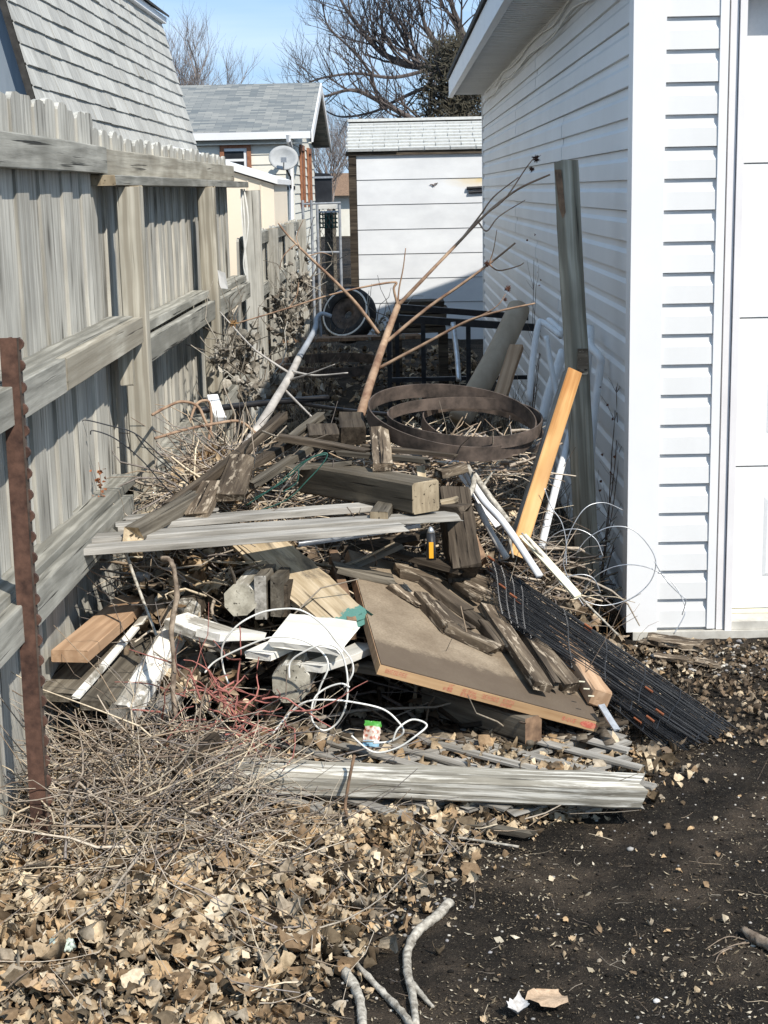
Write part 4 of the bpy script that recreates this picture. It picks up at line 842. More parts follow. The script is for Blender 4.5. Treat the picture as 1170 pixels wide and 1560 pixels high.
# ------------------------------------------------------------------ steel hoops
def hoop(c, rad, tx, ty, h, label, th=.005, ph=0):
    q = Matrix.Rotation(R(tx), 3, 'X') @ Matrix.Rotation(R(ty), 3, 'Y'); n_ = 72; V = []
    for k in range(n_):
        an = 2*math.pi*k/n_+ph; wob = .004*math.sin(3*an)
        for (r, z) in ((rad, -h/2), (rad, h/2), (rad-th, h/2), (rad-th, -h/2)): V.append(q @ Vector(((r+wob)*math.cos(an), (r+wob)*math.sin(an), z+.004*math.sin(2*an))))
    F = [(k*4+i, ((k+1) % n_)*4+i, ((k+1) % n_)*4+(i+1) % 4, k*4+(i+1) % 4) for k in range(n_) for i in range(4)]
    return tag(mk('steel_hoop', V, F, 'rust_dark', None, Matrix.Translation(c), False), label, 'hoop', 'steel hoops on the heap')
hoop(P(688, 640, 5.72), .318, 13, 7, .056, 'larger rusty wheel hoop leaning lowest under the other')
hoop(P(708, 642, 5.72), .292, 6.5, 2.5, .046, 'smaller rusty hoop lying flat on top of larger one')
hoop(P(735, 655, 5.95), .24, 15, 10, .045, 'third rusty hoop half hidden inside the right side')
hoop(P(500, 556, 11.5), .40, 2, 0, .07, 'far dark rusty hoop on leaf-strewn ground past sapling')
# ------------------------------------------------------------------ right side: posts, lumber, pipes
rp0 = P(862, 246, 6.05); rp1 = P(896, 880, 5.95); dpp = (rp1-rp0).normalized(); rp2 = rp0+dpp*((-.05-rp0.z)/dpp.z)
po = plank('round_fence_post', rp2, rp0, .09, .09, 'fence_post_wood', 'tall round grey post standing by garage wall', 'post', oct_=True, nseg=16, wear=.03, end='rotten_wood')
po.data.materials[0] = wood('post_grey', (.18, .158, .115), (.43, .395, .31), (.59, .55, .45), streak=(1.4, 48, 48), var=0, rings=5, knots=True)
mb = MB(); e0 = rp0+dpp*.03+Vector((-.047, -.02, 0)); mb.prism([e0, e0+dpp*.20+Vector((.012, 0, 0)), e0+dpp*.16+Vector((.03, -.03, 0)), e0+Vector((.022, -.028, 0))], (0, -.006, 0)); mb.build('broken_bark', 'brown_bark', po)
mb = MB(); e1 = rp0+dpp*.76+Vector((.018, -.056, 0)); mb.box(e1-Vector((.02, .006, .05)), e1+Vector((.02, .004, .05))); mb.build('old_plate', 'rotten_wood', po)
ya = P(783, 850, 5.32); yb = P(872, 568, 5.72)
plank('yellow_two_by_four', ya, yb, .060, .058, 'yellow_wood', 'bright orange-yellow two-by-four leaning on the round post', 'lumber', tilt=-45, side=[('z', 1), ('y', 1)], side_mat='grey_wood', rag=.002, wear=.005, end='old_wood')
tube_pts = [P(700, 640, 7.9), P(735, 580, 8.05), P(765, 525, 8.2), P(784, 485, 8.3), P(790, 470, 8.35)]
vine('cardboard_tube', tube_pts, .062, 'cardboard', 'thick tan cardboard tube leaning toward garage wall', 'tube', n=5, sides=14, jit=.01)
plank('pale_stake', P(762, 605, 7.6), P(787, 528, 7.9), .07, .03, 'tan_wood', 'short tan stake leaning in front of cardboard tube', 'stake')
for pts, r, lb in (([(855, 512, 6.5), (828, 492, 6.6), (820, 496, 6.6), (812, 545, 6.55), (806, 612, 6.5)], .014, 'white plastic pipe with elbow left of the round post'),
                   ([(858, 508, 6.7), (842, 492, 6.8), (836, 488, 6.85)], .014, 'short white pipe angled behind the left elbow pipe'),
                   ([(832, 512, 6.7), (840, 560, 6.65), (850, 610, 6.6)], .012, 'thin white pipe slanting behind round post'),
                   ([(898, 520, 6.35), (902, 531, 6.3), (914, 545, 6.25), (914, 565, 6.25), (904, 640, 6.2), (896, 760, 6.1)], .0165, 'white pipe with elbow right of the round post'),
                   ([(898, 500, 6.5), (898, 520, 6.45), (894, 560, 6.45), (890, 640, 6.4)], .02, 'wide-mouthed white pipe behind the round post'),
                   ([(872, 650, 6.1), (850, 730, 5.9), (824, 835, 5.7)], .015, 'long white pipe slanting between lumber and round post'),
                   ([(858, 535, 6.9), (836, 600, 6.8), (826, 640, 6.75)], .022, 'fat white pipe leaning far left of the round post')):
    vine('plastic_pipe', [P(*p) for p in pts], r, 'pvc', lb, 'pipe', n=4, sides=12, jit=0, group='white plastic pipes by the garage')
vine('vinyl_strip', [P(702, 708, 5.46), P(735, 760, 5.32), P(770, 800, 5.2), P(822, 878, 5.02)], .014, 'vinyl_trim', 'twisted white vinyl strip dropping to the wire grid', 'strip', sides=5, jit=.05)
plank('vinyl_strip', P(690, 702, 5.5), P(760, 800, 5.3), .035, .006, 'vinyl_trim', 'flat grey-white vinyl strip behind the twisted one', 'strip', tilt=20)
plank('cream_strip', P(792, 812, 5.35), P(880, 908, 5.12), .03, .01, 'cream_plastic', 'cream plastic channel right of yellow two-by-four foot', 'strip', tilt=15)
vine('dry_stick', [P(795, 812, 5.3), P(860, 885, 5.2), P(942, 968, 5.05)], .004, 'pale_bark', 'long thin pale stick running down along the wire grid', 'stick')
vine('dry_stick', [P(722, 722, 5.42), P(745, 755, 5.36), P(775, 795, 5.28)], .011, 'pale_bark', 'pale forked stick below the hoops', 'stick', side=[([P(735, 742, 5.38), P(750, 720, 5.4)], .006), ([P(770, 790, 5.3), P(782, 850, 5.25)], .008)])
vine('dry_stick', [P(728, 770, 5.35), P(750, 815, 5.25), P(772, 850, 5.18)], .012, 'grey_branch', 'grey stick beside left foot of yellow two-by-four', 'stick')
vine('dry_stick', [P(712, 710, 5.4), P(722, 735, 5.35), P(712, 758, 5.28)], .010, 'pale_bark', 'curved tan root just right of beam end', 'stick')
# silver wire loops
mb = MB(); zz = lambda x, y, d=5.35: P(740+.3717*x, 420+.3717*y, d)
for L_, d0, d1 in (([(330, 1190), (335, 1080), (400, 960), (480, 930), (560, 960)], 5.5, 5.6),
                   ([(370, 1140), (420, 1075), (510, 1030), (600, 1040), (670, 1110), (697, 1180), (670, 1260), (590, 1325), (480, 1352), (400, 1330), (370, 1300)], 5.35, 5.28),
                   ([(390, 1310), (440, 1240), (520, 1195), (610, 1185), (700, 1210), (770, 1265), (812, 1340), (815, 1390), (770, 1470)], 5.4, 5.25),
                   ([(240, 870), (270, 950), (310, 1010), (330, 1100), (320, 1190), (370, 1300), (400, 1350)], 5.4, 5.35),
                   ([(690, 1170), (740, 1250), (800, 1310), (820, 1330), (805, 1390)], 5.25, 5.25),
                   ([(330, 1250), (260, 1180), (250, 1100), (300, 1050), (380, 1040), (450, 1080), (480, 1150)], 5.5, 5.45),
                   ([(330, 1280), (300, 1250), (380, 1225), (440, 1240), (470, 1300)], 5.35, 5.35)):
    n_ = len(L_); c = curve([zz(x, y, d0+(d1-d0)*i/(n_-1)) for i, (x, y) in enumerate(L_)], 6); mb.tube(c, .0019, 5)
tag(mb.build('wire_coil', 'galvanised', smooth=True), 'loose silver wire coil looping against the garage corner', 'wire')
# ------------------------------------------------------------------ sapling and branches
stem = [P(548, 636, 5.95), P(562, 590, 6.05), P(577, 545, 6.2), P(593, 500, 6.35), P(606, 466, 6.45)]
sap = vine('sapling', stem, .019, 'red_bark', 'forked reddish sapling branch leaning out of the heap', 'branch', r1=.013, sides=9,
  side=[([stem[4], P(650, 420, 6.45), P(700, 368, 6.5), P(745, 322, 6.5), P(790, 288, 6.5), P(838, 266, 6.5)], .009),
        ([P(745, 322, 6.5), P(770, 302, 6.45), P(800, 258, 6.4), P(814, 240, 6.4)], .004),
        ([P(700, 368, 6.5), P(730, 330, 6.6), P(752, 300, 6.6), P(790, 270, 6.6)], .005),
        ([P(730, 340, 6.5), P(742, 352, 6.45), P(760, 330, 6.45), P(800, 305, 6.45)], .004),
        ([P(585, 524, 6.28), P(650, 470, 6.3), P(700, 435, 6.3), P(745, 402, 6.3), P(785, 370, 6.3)], .0085),
        ([P(745, 402, 6.3), P(760, 412, 6.3), P(790, 405, 6.3), P(798, 400, 6.3)], .004),
        ([P(745, 402, 6.3), P(752, 380, 6.3), P(757, 350, 6.3)], .003),
        ([P(575, 562, 6.15), P(650, 522, 6.1), P(710, 490, 6.05), P(760, 474, 6.0), P(815, 462, 6.0)], .0075),
        ([P(718, 488, 6.05), P(755, 468, 6.0), P(770, 448, 6.0)], .003),
        ([P(577, 508, 6.3), P(545, 465, 6.3), P(510, 428, 6.3), P(470, 390, 6.35), P(440, 360, 6.4), P(424, 340, 6.4)], .0085),
        ([P(458, 380, 6.35), P(452, 360, 6.4), P(462, 335, 6.4)], .003), ([P(450, 372, 6.35), P(432, 390, 6.3), P(426, 410, 6.3)], .003),
        ([P(470, 390, 6.35), P(490, 385, 6.35), P(505, 390, 6.35)], .003),
        ([stem[4], P(600, 440, 6.45), P(602, 430, 6.45), P(560, 436, 6.4), P(500, 450, 6.35), P(430, 472, 6.3), P(362, 492, 6.25)], .006),
        ([stem[4], P(608, 440, 6.45), P(614, 410, 6.45), P(618, 378, 6.45)], .0045)])
for i, (x, y, Y, s, lb) in enumerate(((817, 241, 6.4, .020, 'topmost dark dried seed head above the round post'), (810, 258, 6.4, .013, 'small dark seed head just below the topmost one'), (773, 440, 6.0, .017, 'dark dried seed head left of the round post'), (770, 456, 6.0, .009, 'tiny seed head under the dark one left of post'), (742, 402, 6.29, .016, 'brown dried bud cluster on middle sapling fork'), (356, 493, 6.24, .022, 'round brown burr on twig in front of fence'))):
    c = P(x, y, Y); mb = MB()
    for k in range(46):
        d = Vector((random.gauss(0, 1), random.gauss(0, 1), random.gauss(0, 1))).normalized(); mb.tube([c, c+d*s*random.uniform(.6, 1.15)], [s*.22, .0006], 4, False)
    tag(mb.build('seed_head', 'burr' if i == 5 else 'seedhead'), lb, 'seed head')
vine('fallen_branch', [P(330, 755, 5.35), P(375, 680, 5.75), P(410, 625, 6.0), P(443, 570, 6.4), P(455, 545, 6.55)], .02, 'grey_branch', 'pale bent branch rising from brush toward blue-grey tip', 'branch', r1=.015, sides=9, side=[([P(443, 570, 6.4), P(405, 545, 6.4), P(380, 525, 6.4), P(335, 475, 6.5)], .006), ([P(445, 566, 6.4), P(480, 572, 6.3), P(530, 568, 6.2)], .006), ([P(435, 580, 6.35), P(470, 570, 6.2), P(510, 555, 6.1)], .005), ([P(430, 590, 6.3), P(455, 615, 6.1), P(480, 640, 6.0)], .007)])
vine('hooked_pipe', [P(455, 545, 6.56), P(470, 520, 6.7), P(480, 500, 6.8), P(482, 486, 6.85), P(490, 478, 6.9), P(505, 482, 6.9)], .014, 'blue_grey_pipe', 'blue-grey hooked conduit above the bent branch', 'pipe', r1=.009, jit=.02)
vine('thin_rod', [P(440, 470, 7.4), P(452, 450, 7.5), P(455, 430, 7.6)], .003, 'brown_bark', 'thin dry stalk before the far fence', 'stalk')
vine('black_conduit', [P(300, 626, 6.5), P(400, 614, 6.7), P(500, 606, 6.9)], .014, 'black_metal', 'black pipe lying across brush near fence', 'pipe', jit=0)
vine('black_conduit', [P(440, 612, 6.9), P(520, 624, 6.7), P(600, 632, 6.5)], .009, 'black_metal', 'dark rod crossing behind the dark block', 'pipe', jit=0)
plank('white_stub', P(323, 605, 6.6), P(336, 640, 6.5), .05, .03, 'vinyl_trim', 'small white plastic offcut standing by fence in brush', 'offcut')
for L_, lb in (([(232, 632, 5.5), (250, 622, 5.6), (275, 612, 5.7), (300, 618, 5.7), (312, 640, 5.7), (325, 668, 5.7)], 'arching reddish vine stem against fence above brush'),
               ([(236, 668, 5.5), (280, 655, 5.6), (330, 645, 5.7), (365, 642, 5.8), (390, 660, 5.8)], 'long reddish vine stem lying across brush by fence'),
               ([(290, 640, 5.8), (300, 615, 5.85), (318, 612, 5.9), (322, 640, 5.9), (318, 670, 5.8)], 'small looped vine stem in brush by fence')):
    vine('vine_stem', [P(*q_) for q_ in L_], .0055, 'red_bark', lb, 'vine', n=5, jit=.1)
# black hooked wires, green wire
mb = MB()
for L_ in ([(124, 645), (130, 640), (165, 648), (205, 660), (240, 690), (285, 735), (340, 765)], [(138, 662), (142, 656), (175, 668), (215, 700), (250, 740), (300, 790)], [(205, 660), (230, 690), (290, 740)]):
    mb.tube(curve([P(x, y, 5.0+.001*(x-120)) for x, y in L_], 5), .0022, 5)
tag(mb.build('hooked_wire', 'black_wire', smooth=True), 'two dark wires with hooked tips against the fence boards', 'wire')
mb = MB()
for L_ in ([(375, 770), (420, 740), (460, 705), (494, 690), (496, 700), (470, 730), (430, 765), (350, 790)], [(385, 760), (430, 735), (470, 700), (497, 692)], [(455, 715), (452, 735), (430, 750)]):
    mb.tube(curve([P(x, y, 5.05) for x, y in L_], 5), .0022, 5)
tag(mb.build('green_wire', 'cable_green', smooth=True), 'loop of thin green wire left of the square beam', 'wire')
# white cable loops at front left
z4 = lambda x, y, d: P(240+.2735*x, 820+.2735*y, d)
for L_, d, lb in (([(262, 750), (330, 680), (520, 590), (650, 550), (800, 565), (920, 640), (950, 720), (905, 830), (865, 960)], 4.22, 'white cable arching from red stems over round post'),
                  ([(400, 820), (365, 720), (362, 600), (440, 490), (560, 420), (680, 395), (800, 402), (920, 480), (1000, 580), (1075, 670), (1088, 750), (1040, 830)], 4.30, 'highest white cable loop crossing the white boards'),
                  ([(735, 780), (740, 690), (820, 630), (930, 590), (1010, 620), (1050, 720), (1060, 850), (1040, 960), (990, 1040), (920, 1070), (860, 1010), (870, 900), (930, 840), (1020, 810), (1070, 830)], 4.2, 'double white cable loop beside the stamped slab'),
                  ([(640, 1090), (740, 970), (830, 910), (960, 900), (1100, 915), (1250, 950), (1330, 1010), (1370, 1080), (1300, 1130), (1200, 1140)], 4.16, 'white cable running low to green wrapper'),
                  ([(1080, 1100), (1200, 1190), (1330, 1170), (1440, 1100), (1500, 1040), (1420, 1010), (1340, 1060), (1310, 1130)], 4.12, 'rightmost white cable loop in the dark hollow')):
    vine('white_cable', [z4(x, y, d+.012*math.sin(i*1.7)) for i, (x, y) in enumerate(L_)], .0028, 'cable_white', lb, 'cable', n=6, sides=7, jit=0, group='white cable loops')
# snack wrapper
wq = P(567, 1118, 4.28); V = []; nx_, nz_ = 8, 12
for s in (-1, 1):
    for j in range(nz_+1):
        for i in range(nx_+1):
            u, v = i/nx_-.5, j/nz_-.5; th = .009*math.cos(u*3.0)*math.cos(v*3.05)+.0005
            V.append((u*.048+random.uniform(-.003, .003), s*th+random.uniform(-.003, .003)+.003*noise.noise(Vector((u*9, v*9, s))), v*.078))
k = (nx_+1)*(nz_+1); F = []
for s in (0, 1):
    for j in range(nz_):
        for i in range(nx_): a = s*k+j*(nx_+1)+i; f = (a, a+1, a+nx_+2, a+nx_+1); F.append(f if s == 0 else f[::-1])
tag(mk('snack_wrapper', V, F, 'wrapper_print', None, Matrix.Translation(wq) @ Matrix.Rotation(R(-38), 4, 'X') @ Matrix.Rotation(R(6), 4, 'Y'), True), 'crumpled wrapper with green top and blue foot in the hollow', 'wrapper')
# vertical broken stick, and other lone sticks at the left
vine('broken_stick', [P(247, 851, 4.30), P(258, 853, 4.28), P(265, 868, 4.27), P(269, 910, 4.25), P(261, 960, 4.2), P(266, 1010, 4.17), P(263, 1050, 4.14), P(269, 1095, 4.1)], .0078, 'stick_bark', 'upright brown stick with torn pale tip at left', 'stick', jit=.22, r1=.0075, n=4)
vine('broken_stick', [P(186, 826, 4.55), P(205, 880, 4.5), P(238, 968, 4.35)], .006, 'pale_bark', 'thin pale stick slanting down beside upright brown one', 'stick', r1=.004)
plank('gnarled_stub', Z(268, 1178, .16), Z(330, 1120, .22), .035, .03, 'dark_wood', 'dark gnarled stub at left end of long white post', 'stub', wear=.2, rag=.03)
plank('driftwood_stick', Z(648, 1250, .03), Z(808, 1272, .028), .028, .02, 'old_wood', 'flat weathered stick on leaves before the long white post', 'stick', wear=.2, rag=.02, taper=.7)
vine('thin_twig', [Z(450, 1248, .03), Z(560, 1262, .035), Z(690, 1275, .02), Z(790, 1290, .02)], .0035, 'pale_bark', 'straight pale twig lying below the long white post', 'twig')
vine('thin_twig', [Z(540, 1150, .2), Z(530, 1200, .12), Z(528, 1240, .06), Z(560, 1280, .04), Z(590, 1300, .03)], .0045, 'brown_bark', 'brown forked twig crossing front of the long white post', 'twig')
# pale branches on the dirt at the bottom
def G(x, y, r): p = Z(x, y, .0); return Vector((p.x, p.y, gz(p.x, p.y)+r*.8))
vine('fallen_stick', [G(515, 1368, .008), G(512, 1410, .008), G(525, 1450, .009), G(548, 1480, .009), G(582, 1515, .010), G(612, 1548, .010), G(630, 1575, .01)], .0055, 'pale_bark', 'long knobbly pale stick at bottom centre', 'stick', r1=.0085, jit=.28, sides=8, n=5)
vine('fallen_stick', [G(685, 1380, .013), G(662, 1405, .013), G(636, 1425, .013), G(622, 1452, .012), G(620, 1485, .012), G(628, 1520, .011), G(634, 1570, .01)], .0125, 'pale_bark', 'thick bent pale stick at bottom with cut top', 'stick', r1=.008, jit=.16, sides=10, n=6, side=[([G(628, 1508, .013), G(645, 1525, .012), G(660, 1538, .006)], .009)])
vine('fallen_stick', [G(526, 1490, .012), G(541, 1512, .011), G(549, 1535, .01), G(553, 1575, .01)], .013, 'pale_bark', 'short dark-ended stick at bottom left of the bent one', 'stick', r1=.009, jit=.15, sides=8)
vine('grey_root', [G(1132, 1422, .02), G(1155, 1436, .02), G(1185, 1452, .02)], .008, 'stick_bark', 'grey root chunk with dry rootlets at right edge', 'root', r1=.017, jit=.25, side=[([G(1150, 1434, .004), G(1110, 1425, .01), G(1075, 1440, .006)], .002), ([G(1145, 1432, .004), G(1115, 1445, .012), G(1085, 1455, .006)], .002), ([G(1140, 1430, .004), G(1100, 1450, .008), G(1090, 1465, .003)], .0025)])
plank('flat_driftwood', Z(985, 972, .025), Z(1074, 984, .022), .09, .018, 'rotten_wood', 'flat rotten plank at the garage foundation corner', 'plank', wear=.2, rag=.03, nseg=7)
plank('wood_piece', Z(1000, 1000, .02), Z(1090, 1012, .015), .05, .012, 'rotten_wood', 'thin bark slab among stones below garage corner', 'bark', wear=.2, rag=.03)
# ------------------------------------------------------------------ back of the alley
tc_ = P(531, 480, 13.6); tc_.z = max(tc_.z, .28)
tire = empty('old_tire', tc_-Vector((0, 0, .26)), 'old black tire with white stripe leaning beside far fence', 'tire')
qt = Matrix.Rotation(R(-26), 3, 'X') @ Matrix.Rotation(R(-24), 3, 'Z')
def ring(prof, n_, name, mat):
    V = []; F = []
    for k in range(n_):
        an = 2*math.pi*k/n_
        for (r, w) in prof: V.append(tc_+qt @ Vector((r*math.cos(an), w, r*math.sin(an)))*.76)
    m_ = len(prof)
    for k in range(n_):
        for i in range(m_): F.append((k*m_+i, k*m_+(i+1) % m_, ((k+1) % n_)*m_+(i+1) % m_, ((k+1) % n_)*m_+i))
    return mk(name, V, F, mat, tire, smooth=True)
ring([(.19, -.07), (.20, -.085), (.25, -.098), (.30, -.092), (.325, -.07), (.33, 0), (.325, .07), (.30, .092), (.2, .085)], 40, 'tread', 'rubber')
ring([(.268, -.0985), (.288, -.0965), (.288, -.094), (.268, -.096)], 40, 'white_stripe', 'white_rubber')
ring([(.05, -.02), (.12, -.05), (.18, -.04), (.188, -.06), (.188, .05), (.05, .01)], 32, 'rim', 'rust_dark')
bs_ = empty('board_stack', P(640, 500, 13.2), 'dark stack of old boards before the white shed', 'board stack')
for i in range(5):
    a = P(602, 498, 13.2); b_ = P(679, 497, 13.2); plank('board', Vector((a.x+random.uniform(-.02, .02), 13.2, a.z-.02+.055*i)), Vector((b_.x+random.uniform(-.02, .02), 13.2, a.z-.02+.055*i)), .3, .045, 'dark_wood', parent=bs_, rag=.01)
for x in (605, 675): a = P(x, 510, 13.2); mb = MB(); mb.box((a.x-.04, 13.1, 0), (a.x+.04, 13.3, P(602, 500, 13.2).z-.05)); mb.build('block', 'dark_wood', bs_)
fr = empty('bed_frame', P(700, 560, 9.6), 'black steel bed-like frame with thin legs across the alley', 'frame')
a = P(592, 484, 9.6); b_ = P(860, 502, 9.3); mb = MB(); mb.prism([a+Vector((0, -.02, -.022)), b_+Vector((0, -.02, -.022)), b_+Vector((0, -.02, .022)), a+Vector((0, -.02, .022))], (0, .04, 0)); mb.build('rail', 'black_metal', fr)
a2 = a+Vector((.05, .9, .0)); b2 = b_+Vector((-.1, .9, 0)); mb = MB(); mb.prism([a2+Vector((0, -.02, -.02)), b2+Vector((0, -.02, -.02)), b2+Vector((0, -.02, .02)), a2+Vector((0, -.02, .02))], (0, .04, 0)); mb.build('rail', 'black_metal', fr)
for p_ in (a, a.lerp(b_, .2), a.lerp(b_, .46), a.lerp(b_, .9), a2, b2):
    mb = MB(); mb.box((p_.x-.014, p_.y-.012, 0), (p_.x+.014, p_.y+.012, p_.z-.023)); mb.build('leg', 'black_metal', fr)
mb = MB(); mb.box((a.x, a.y-.01, a.z-.40), (b_.x-.2, a.y+.012, a.z-.375)); mb.build('stretcher', 'black_metal', fr)
vine('broken_bar', [P(690, 492, 8.6), P(696, 540, 8.5), P(699, 580, 8.4)], .018, 'galvanised', 'upright grey bar with broken wooden end before the frame', 'bar', sides=4, jit=0)
plank('far_board', P(400, 520, 12.5), P(640, 512, 12.8), .18, .03, 'brown_bark', 'long brown plank on ground below the tire', 'plank')
# little things on the fence
mb = MB(); c = P(338, 425, 7.88); mb.prism([c+Vector((-.012, 0, -.045)), c+Vector((.03, -.01, -.05)), c+Vector((.02, -.015, .03)), c+Vector((-.02, 0, .045))], (0, .002, 0)); tag(mb.build('paper_tag', 'vinyl_trim'), 'small white paper tag pinned on second fence post', 'tag')
mb = MB()
for dx_ in (0, .012, -.008): mb.tube(curve([P(369, 288, 10.25)+Vector((dx_, 0, 0)), P(373, 340, 10.2)+Vector((dx_*2, 0, 0)), P(374, 400, 10.2)+Vector((-dx_, 0, 0)), P(378, 428, 10.2)], 5), .006, 4)
tag(mb.build('hanging_cord', 'cable_white'), 'white cord hanging on third fence post', 'cord')
# ------------------------------------------------------------------ loose stuff: leaves, twigs, chips, stones
class Cloud:
    def __init__(s): s.V = []; s.T = []; s.C = []; s.n = 0
    def add(s, V, T, c):
        V = np.asarray(V, np.float32); s.V.append(V); s.T.append(np.asarray(T, np.int32)+s.n); s.C.append(np.tile(np.asarray(c, np.float32), (len(V), 1))); s.n += len(V)
    def build(s, name, mat, **k): return fast(name, np.concatenate(s.V), np.concatenate(s.T), np.concatenate(s.C), mat, **k)
def rotm():
    a, b, c = RNG.uniform(0, 6.283), RNG.normal(0, .35), RNG.normal(0, .35)
    return a, b, c
def leaf_shape(size, lobes, curl, fold, seed):
    rg = np.random.default_rng(seed); n_ = 10; V = []; tw_ = rg.uniform(-2, 2)
    prof = {0: [.02, .30, .42, .40, .30, .17, .01], 1: [.03, .40, .52, .34, .40, .18, .01], 2: [.02, .2, .27, .27, .22, .13, .01]}[lobes]
    for i in range(n_):
        u = i/(n_-1)-.45; w = float(np.interp(i/(n_-1)*6, range(7), prof))*rg.uniform(.78, 1.16)
        for s in (-1, 0, 1):
            x = u+rg.uniform(-.03, .03)*(s != 0)-.06*abs(s)*(lobes == 1 and i in (3, 6)); y = s*w
            z = curl*(x*x)*1.6+fold*abs(y)*1.1+curl*y*y*1.3+rg.uniform(-.045, .045)+.25*tw_*x*y
            V.append((x, y, z))
    V = np.array(V)*size; T = []
    for i in range(n_-1):
        a = i*3
        T += [(a, a+1, a+4), (a, a+4, a+3), (a+1, a+2, a+5), (a+1, a+5, a+4)]
    return V, np.array(T)
LEAVES = [leaf_shape(1, k % 3 if k % 5 else 1, c, f, k) for k, (c, f) in enumerate([(.3, .2), (.9, .5), (-.6, .3), (1.3, .1), (.2, -.4), (-1.0, -.2), (.6, .9), (1.7, .3), (-.3, .6), (.5, 0), (1.1, .8), (-.9, .5), (2.2, .4), (.1, .15)])]
PAL = np.array([(.42, .34, .245), (.50, .42, .31), (.58, .50, .385), (.33, .245, .165), (.22, .16, .105), (.30, .265, .22), (.37, .335, .285), (.46, .34, .215), (.10, .075, .05), (.60, .535, .43), (.13, .105, .075)])
PAL = PAL*np.array([1.06, .99, .88])
def put_leaf(cl, p, size, flat=.35, pal=PAL, wts=None):
    V, T = LEAVES[RNG.integers(len(LEAVES))]
    a = RNG.uniform(0, 6.283); tx, ty_ = RNG.normal(0, flat), RNG.normal(0, flat)
    if RNG.random() < .4: V = V*np.array([1, 1, -1])
    Rm = np.array(Matrix.Rotation(a, 3, 'Z') @ Matrix.Rotation(tx, 3, 'X') @ Matrix.Rotation(ty_, 3, 'Y'))
    W_ = (V*size) @ Rm.T; W_[:, 2] -= W_[:, 2].min()*.75
    c = pal[RNG.choice(len(pal), p=wts)]*RNG.uniform(.75, 1.12); cl.add(W_+np.array(p), T, c)
XB = [(2.5, -.42), (2.93, -.30), (3.3, -.12), (3.6, .02), (3.8, .14), (3.95, .42), (4.1, .62), (4.3, .72), (6, .8)]
def xb(y): return float(np.interp(y, [p[0] for p in XB], [p[1] for p in XB]))
def heap(x, y):          # rough top of the brush that fills the heap
    h = gz(x, y)
    def bl(cx, cy, rx, ry, z): return z*math.exp(-((x-cx)/rx)**2-((y-cy)/ry)**2)
    return h + bl(-.68, 4.15, .38, .38, .10) + bl(-.70, 5.7, .35, .75, .56) + bl(.12, 5.75, .45, .42, .60) + bl(-.3, 5.1, .35, .3, .22) + bl(-.75, 4.75, .25, .4, .2)
cl = Cloud()
k = 0
while k < 12500:
    y = RNG.uniform(2.55, 4.5); x = RNG.uniform(-1.3, .85); e = x-xb(y)
    if RNG.random() > 1/(1+math.exp(e/.045)): continue
    if x < -.35 and y > 3.75 and RNG.random() < .45: continue
    lay = RNG.random(); z = gz(x, y)+.03*lay*min(1, max(0, -e/.25)); put_leaf(cl, (x, y, z), RNG.choice([.016, .024, .033, .043, .06], p=[.32, .28, .22, .13, .05]), .7); k += 1
k = 0
while k < 420:        # strays on the dirt
    y = RNG.uniform(2.6, 5.5); x = RNG.uniform(-.4, 1.5)
    if x < xb(y)-.05 or RNG.random() > .25+.75*max(0, (y-4.2)): continue
    put_leaf(cl, (x, y, gz(x, y)+.002), RNG.uniform(.008, .024), .4); k += 1
k = 0
BR = np.array([(.26, .185, .12), (.34, .26, .18), (.20, .15, .10), (.42, .33, .23), (.15, .11, .075)])
while k < 1500:        # by the garage corner
    y = RNG.uniform(4.5, 5.66); x = RNG.uniform(.70, 1.6)
    if y > 5.6 and x > .85: continue
    put_leaf(cl, (x, y, gz(x, y)+.01*RNG.random()), RNG.uniform(.008, .03), .6, BR*.7 if RNG.random() < .8 else PAL); k += 1
for k in range(2600):  # alley floor and heap
    y = 4.4+12*RNG.random()**1.6; x = RNG.uniform(-1.0, .82)
    if 4.45 < y < 5.4 and RNG.random() < .6: continue
    put_leaf(cl, (x, y, heap(x, y)+.005), RNG.uniform(.04, .085), .45, BR if RNG.random() < .7 else PAL)
for k in range(750):  # brush tops
    x = RNG.normal(-.66, .16); y = RNG.normal(5.7, .5); put_leaf(cl, (x, y, heap(x, y)+RNG.uniform(-.03, .05)), RNG.uniform(.04, .08), .6)
cl.build('leaf_litter', 'leaf', label='dense litter of dry tan leaves over the ground', cat='leaf litter')
# larger leaves that can be picked out one by one
def big_leaf(x, y, size, col, label, group, seed, dz=.012, tilt=.2):
    p = Z(x, y, .0); p = Vector((p.x, p.y, gz(p.x, p.y)+dz)); V, T = leaf_shape(size, seed % 2, [.5, .9, -.4, .2, 1.1][seed % 5], [.3, .1, .5, -.2][seed % 4], seed+90)
    V = V-np.array([0, 0, V[:, 2].min()*.6])
    o = fast('dry_leaf', V, T, np.tile(np.array(col), (len(V), 1)), 'leaf', kind=None)
    o.matrix_world = Matrix.Translation(p) @ Matrix.Rotation(random.uniform(0, 6.28), 4, 'Z') @ Matrix.Rotation(random.gauss(0, tilt), 4, 'X') @ Matrix.Rotation(random.gauss(0, tilt), 4, 'Y')
    return tag(o, label, 'leaf', group)
big_leaf(838, 1538, .10, (.55, .40, .27), 'large pointed tan leaf alone on dirt at bottom edge', None, 3, .02, .1)
big_leaf(790, 1550, .06, (.58, .56, .54), 'pale grey leaf beside the large one at bottom edge', None, 6, .01, .3)
big_leaf(60, 1540, .11, (.52, .38, .25), 'broad tan leaf at bottom left corner', None, 8, .03)
big_leaf(345, 1420, .09, (.62, .52, .38), 'upright curled pale leaf in middle of left litter', None, 11, .05, .5)
big_leaf(272, 1440, .08, (.5, .36, .22), 'orange-tan oval leaf left of knobbly stick', None, 12, .03)
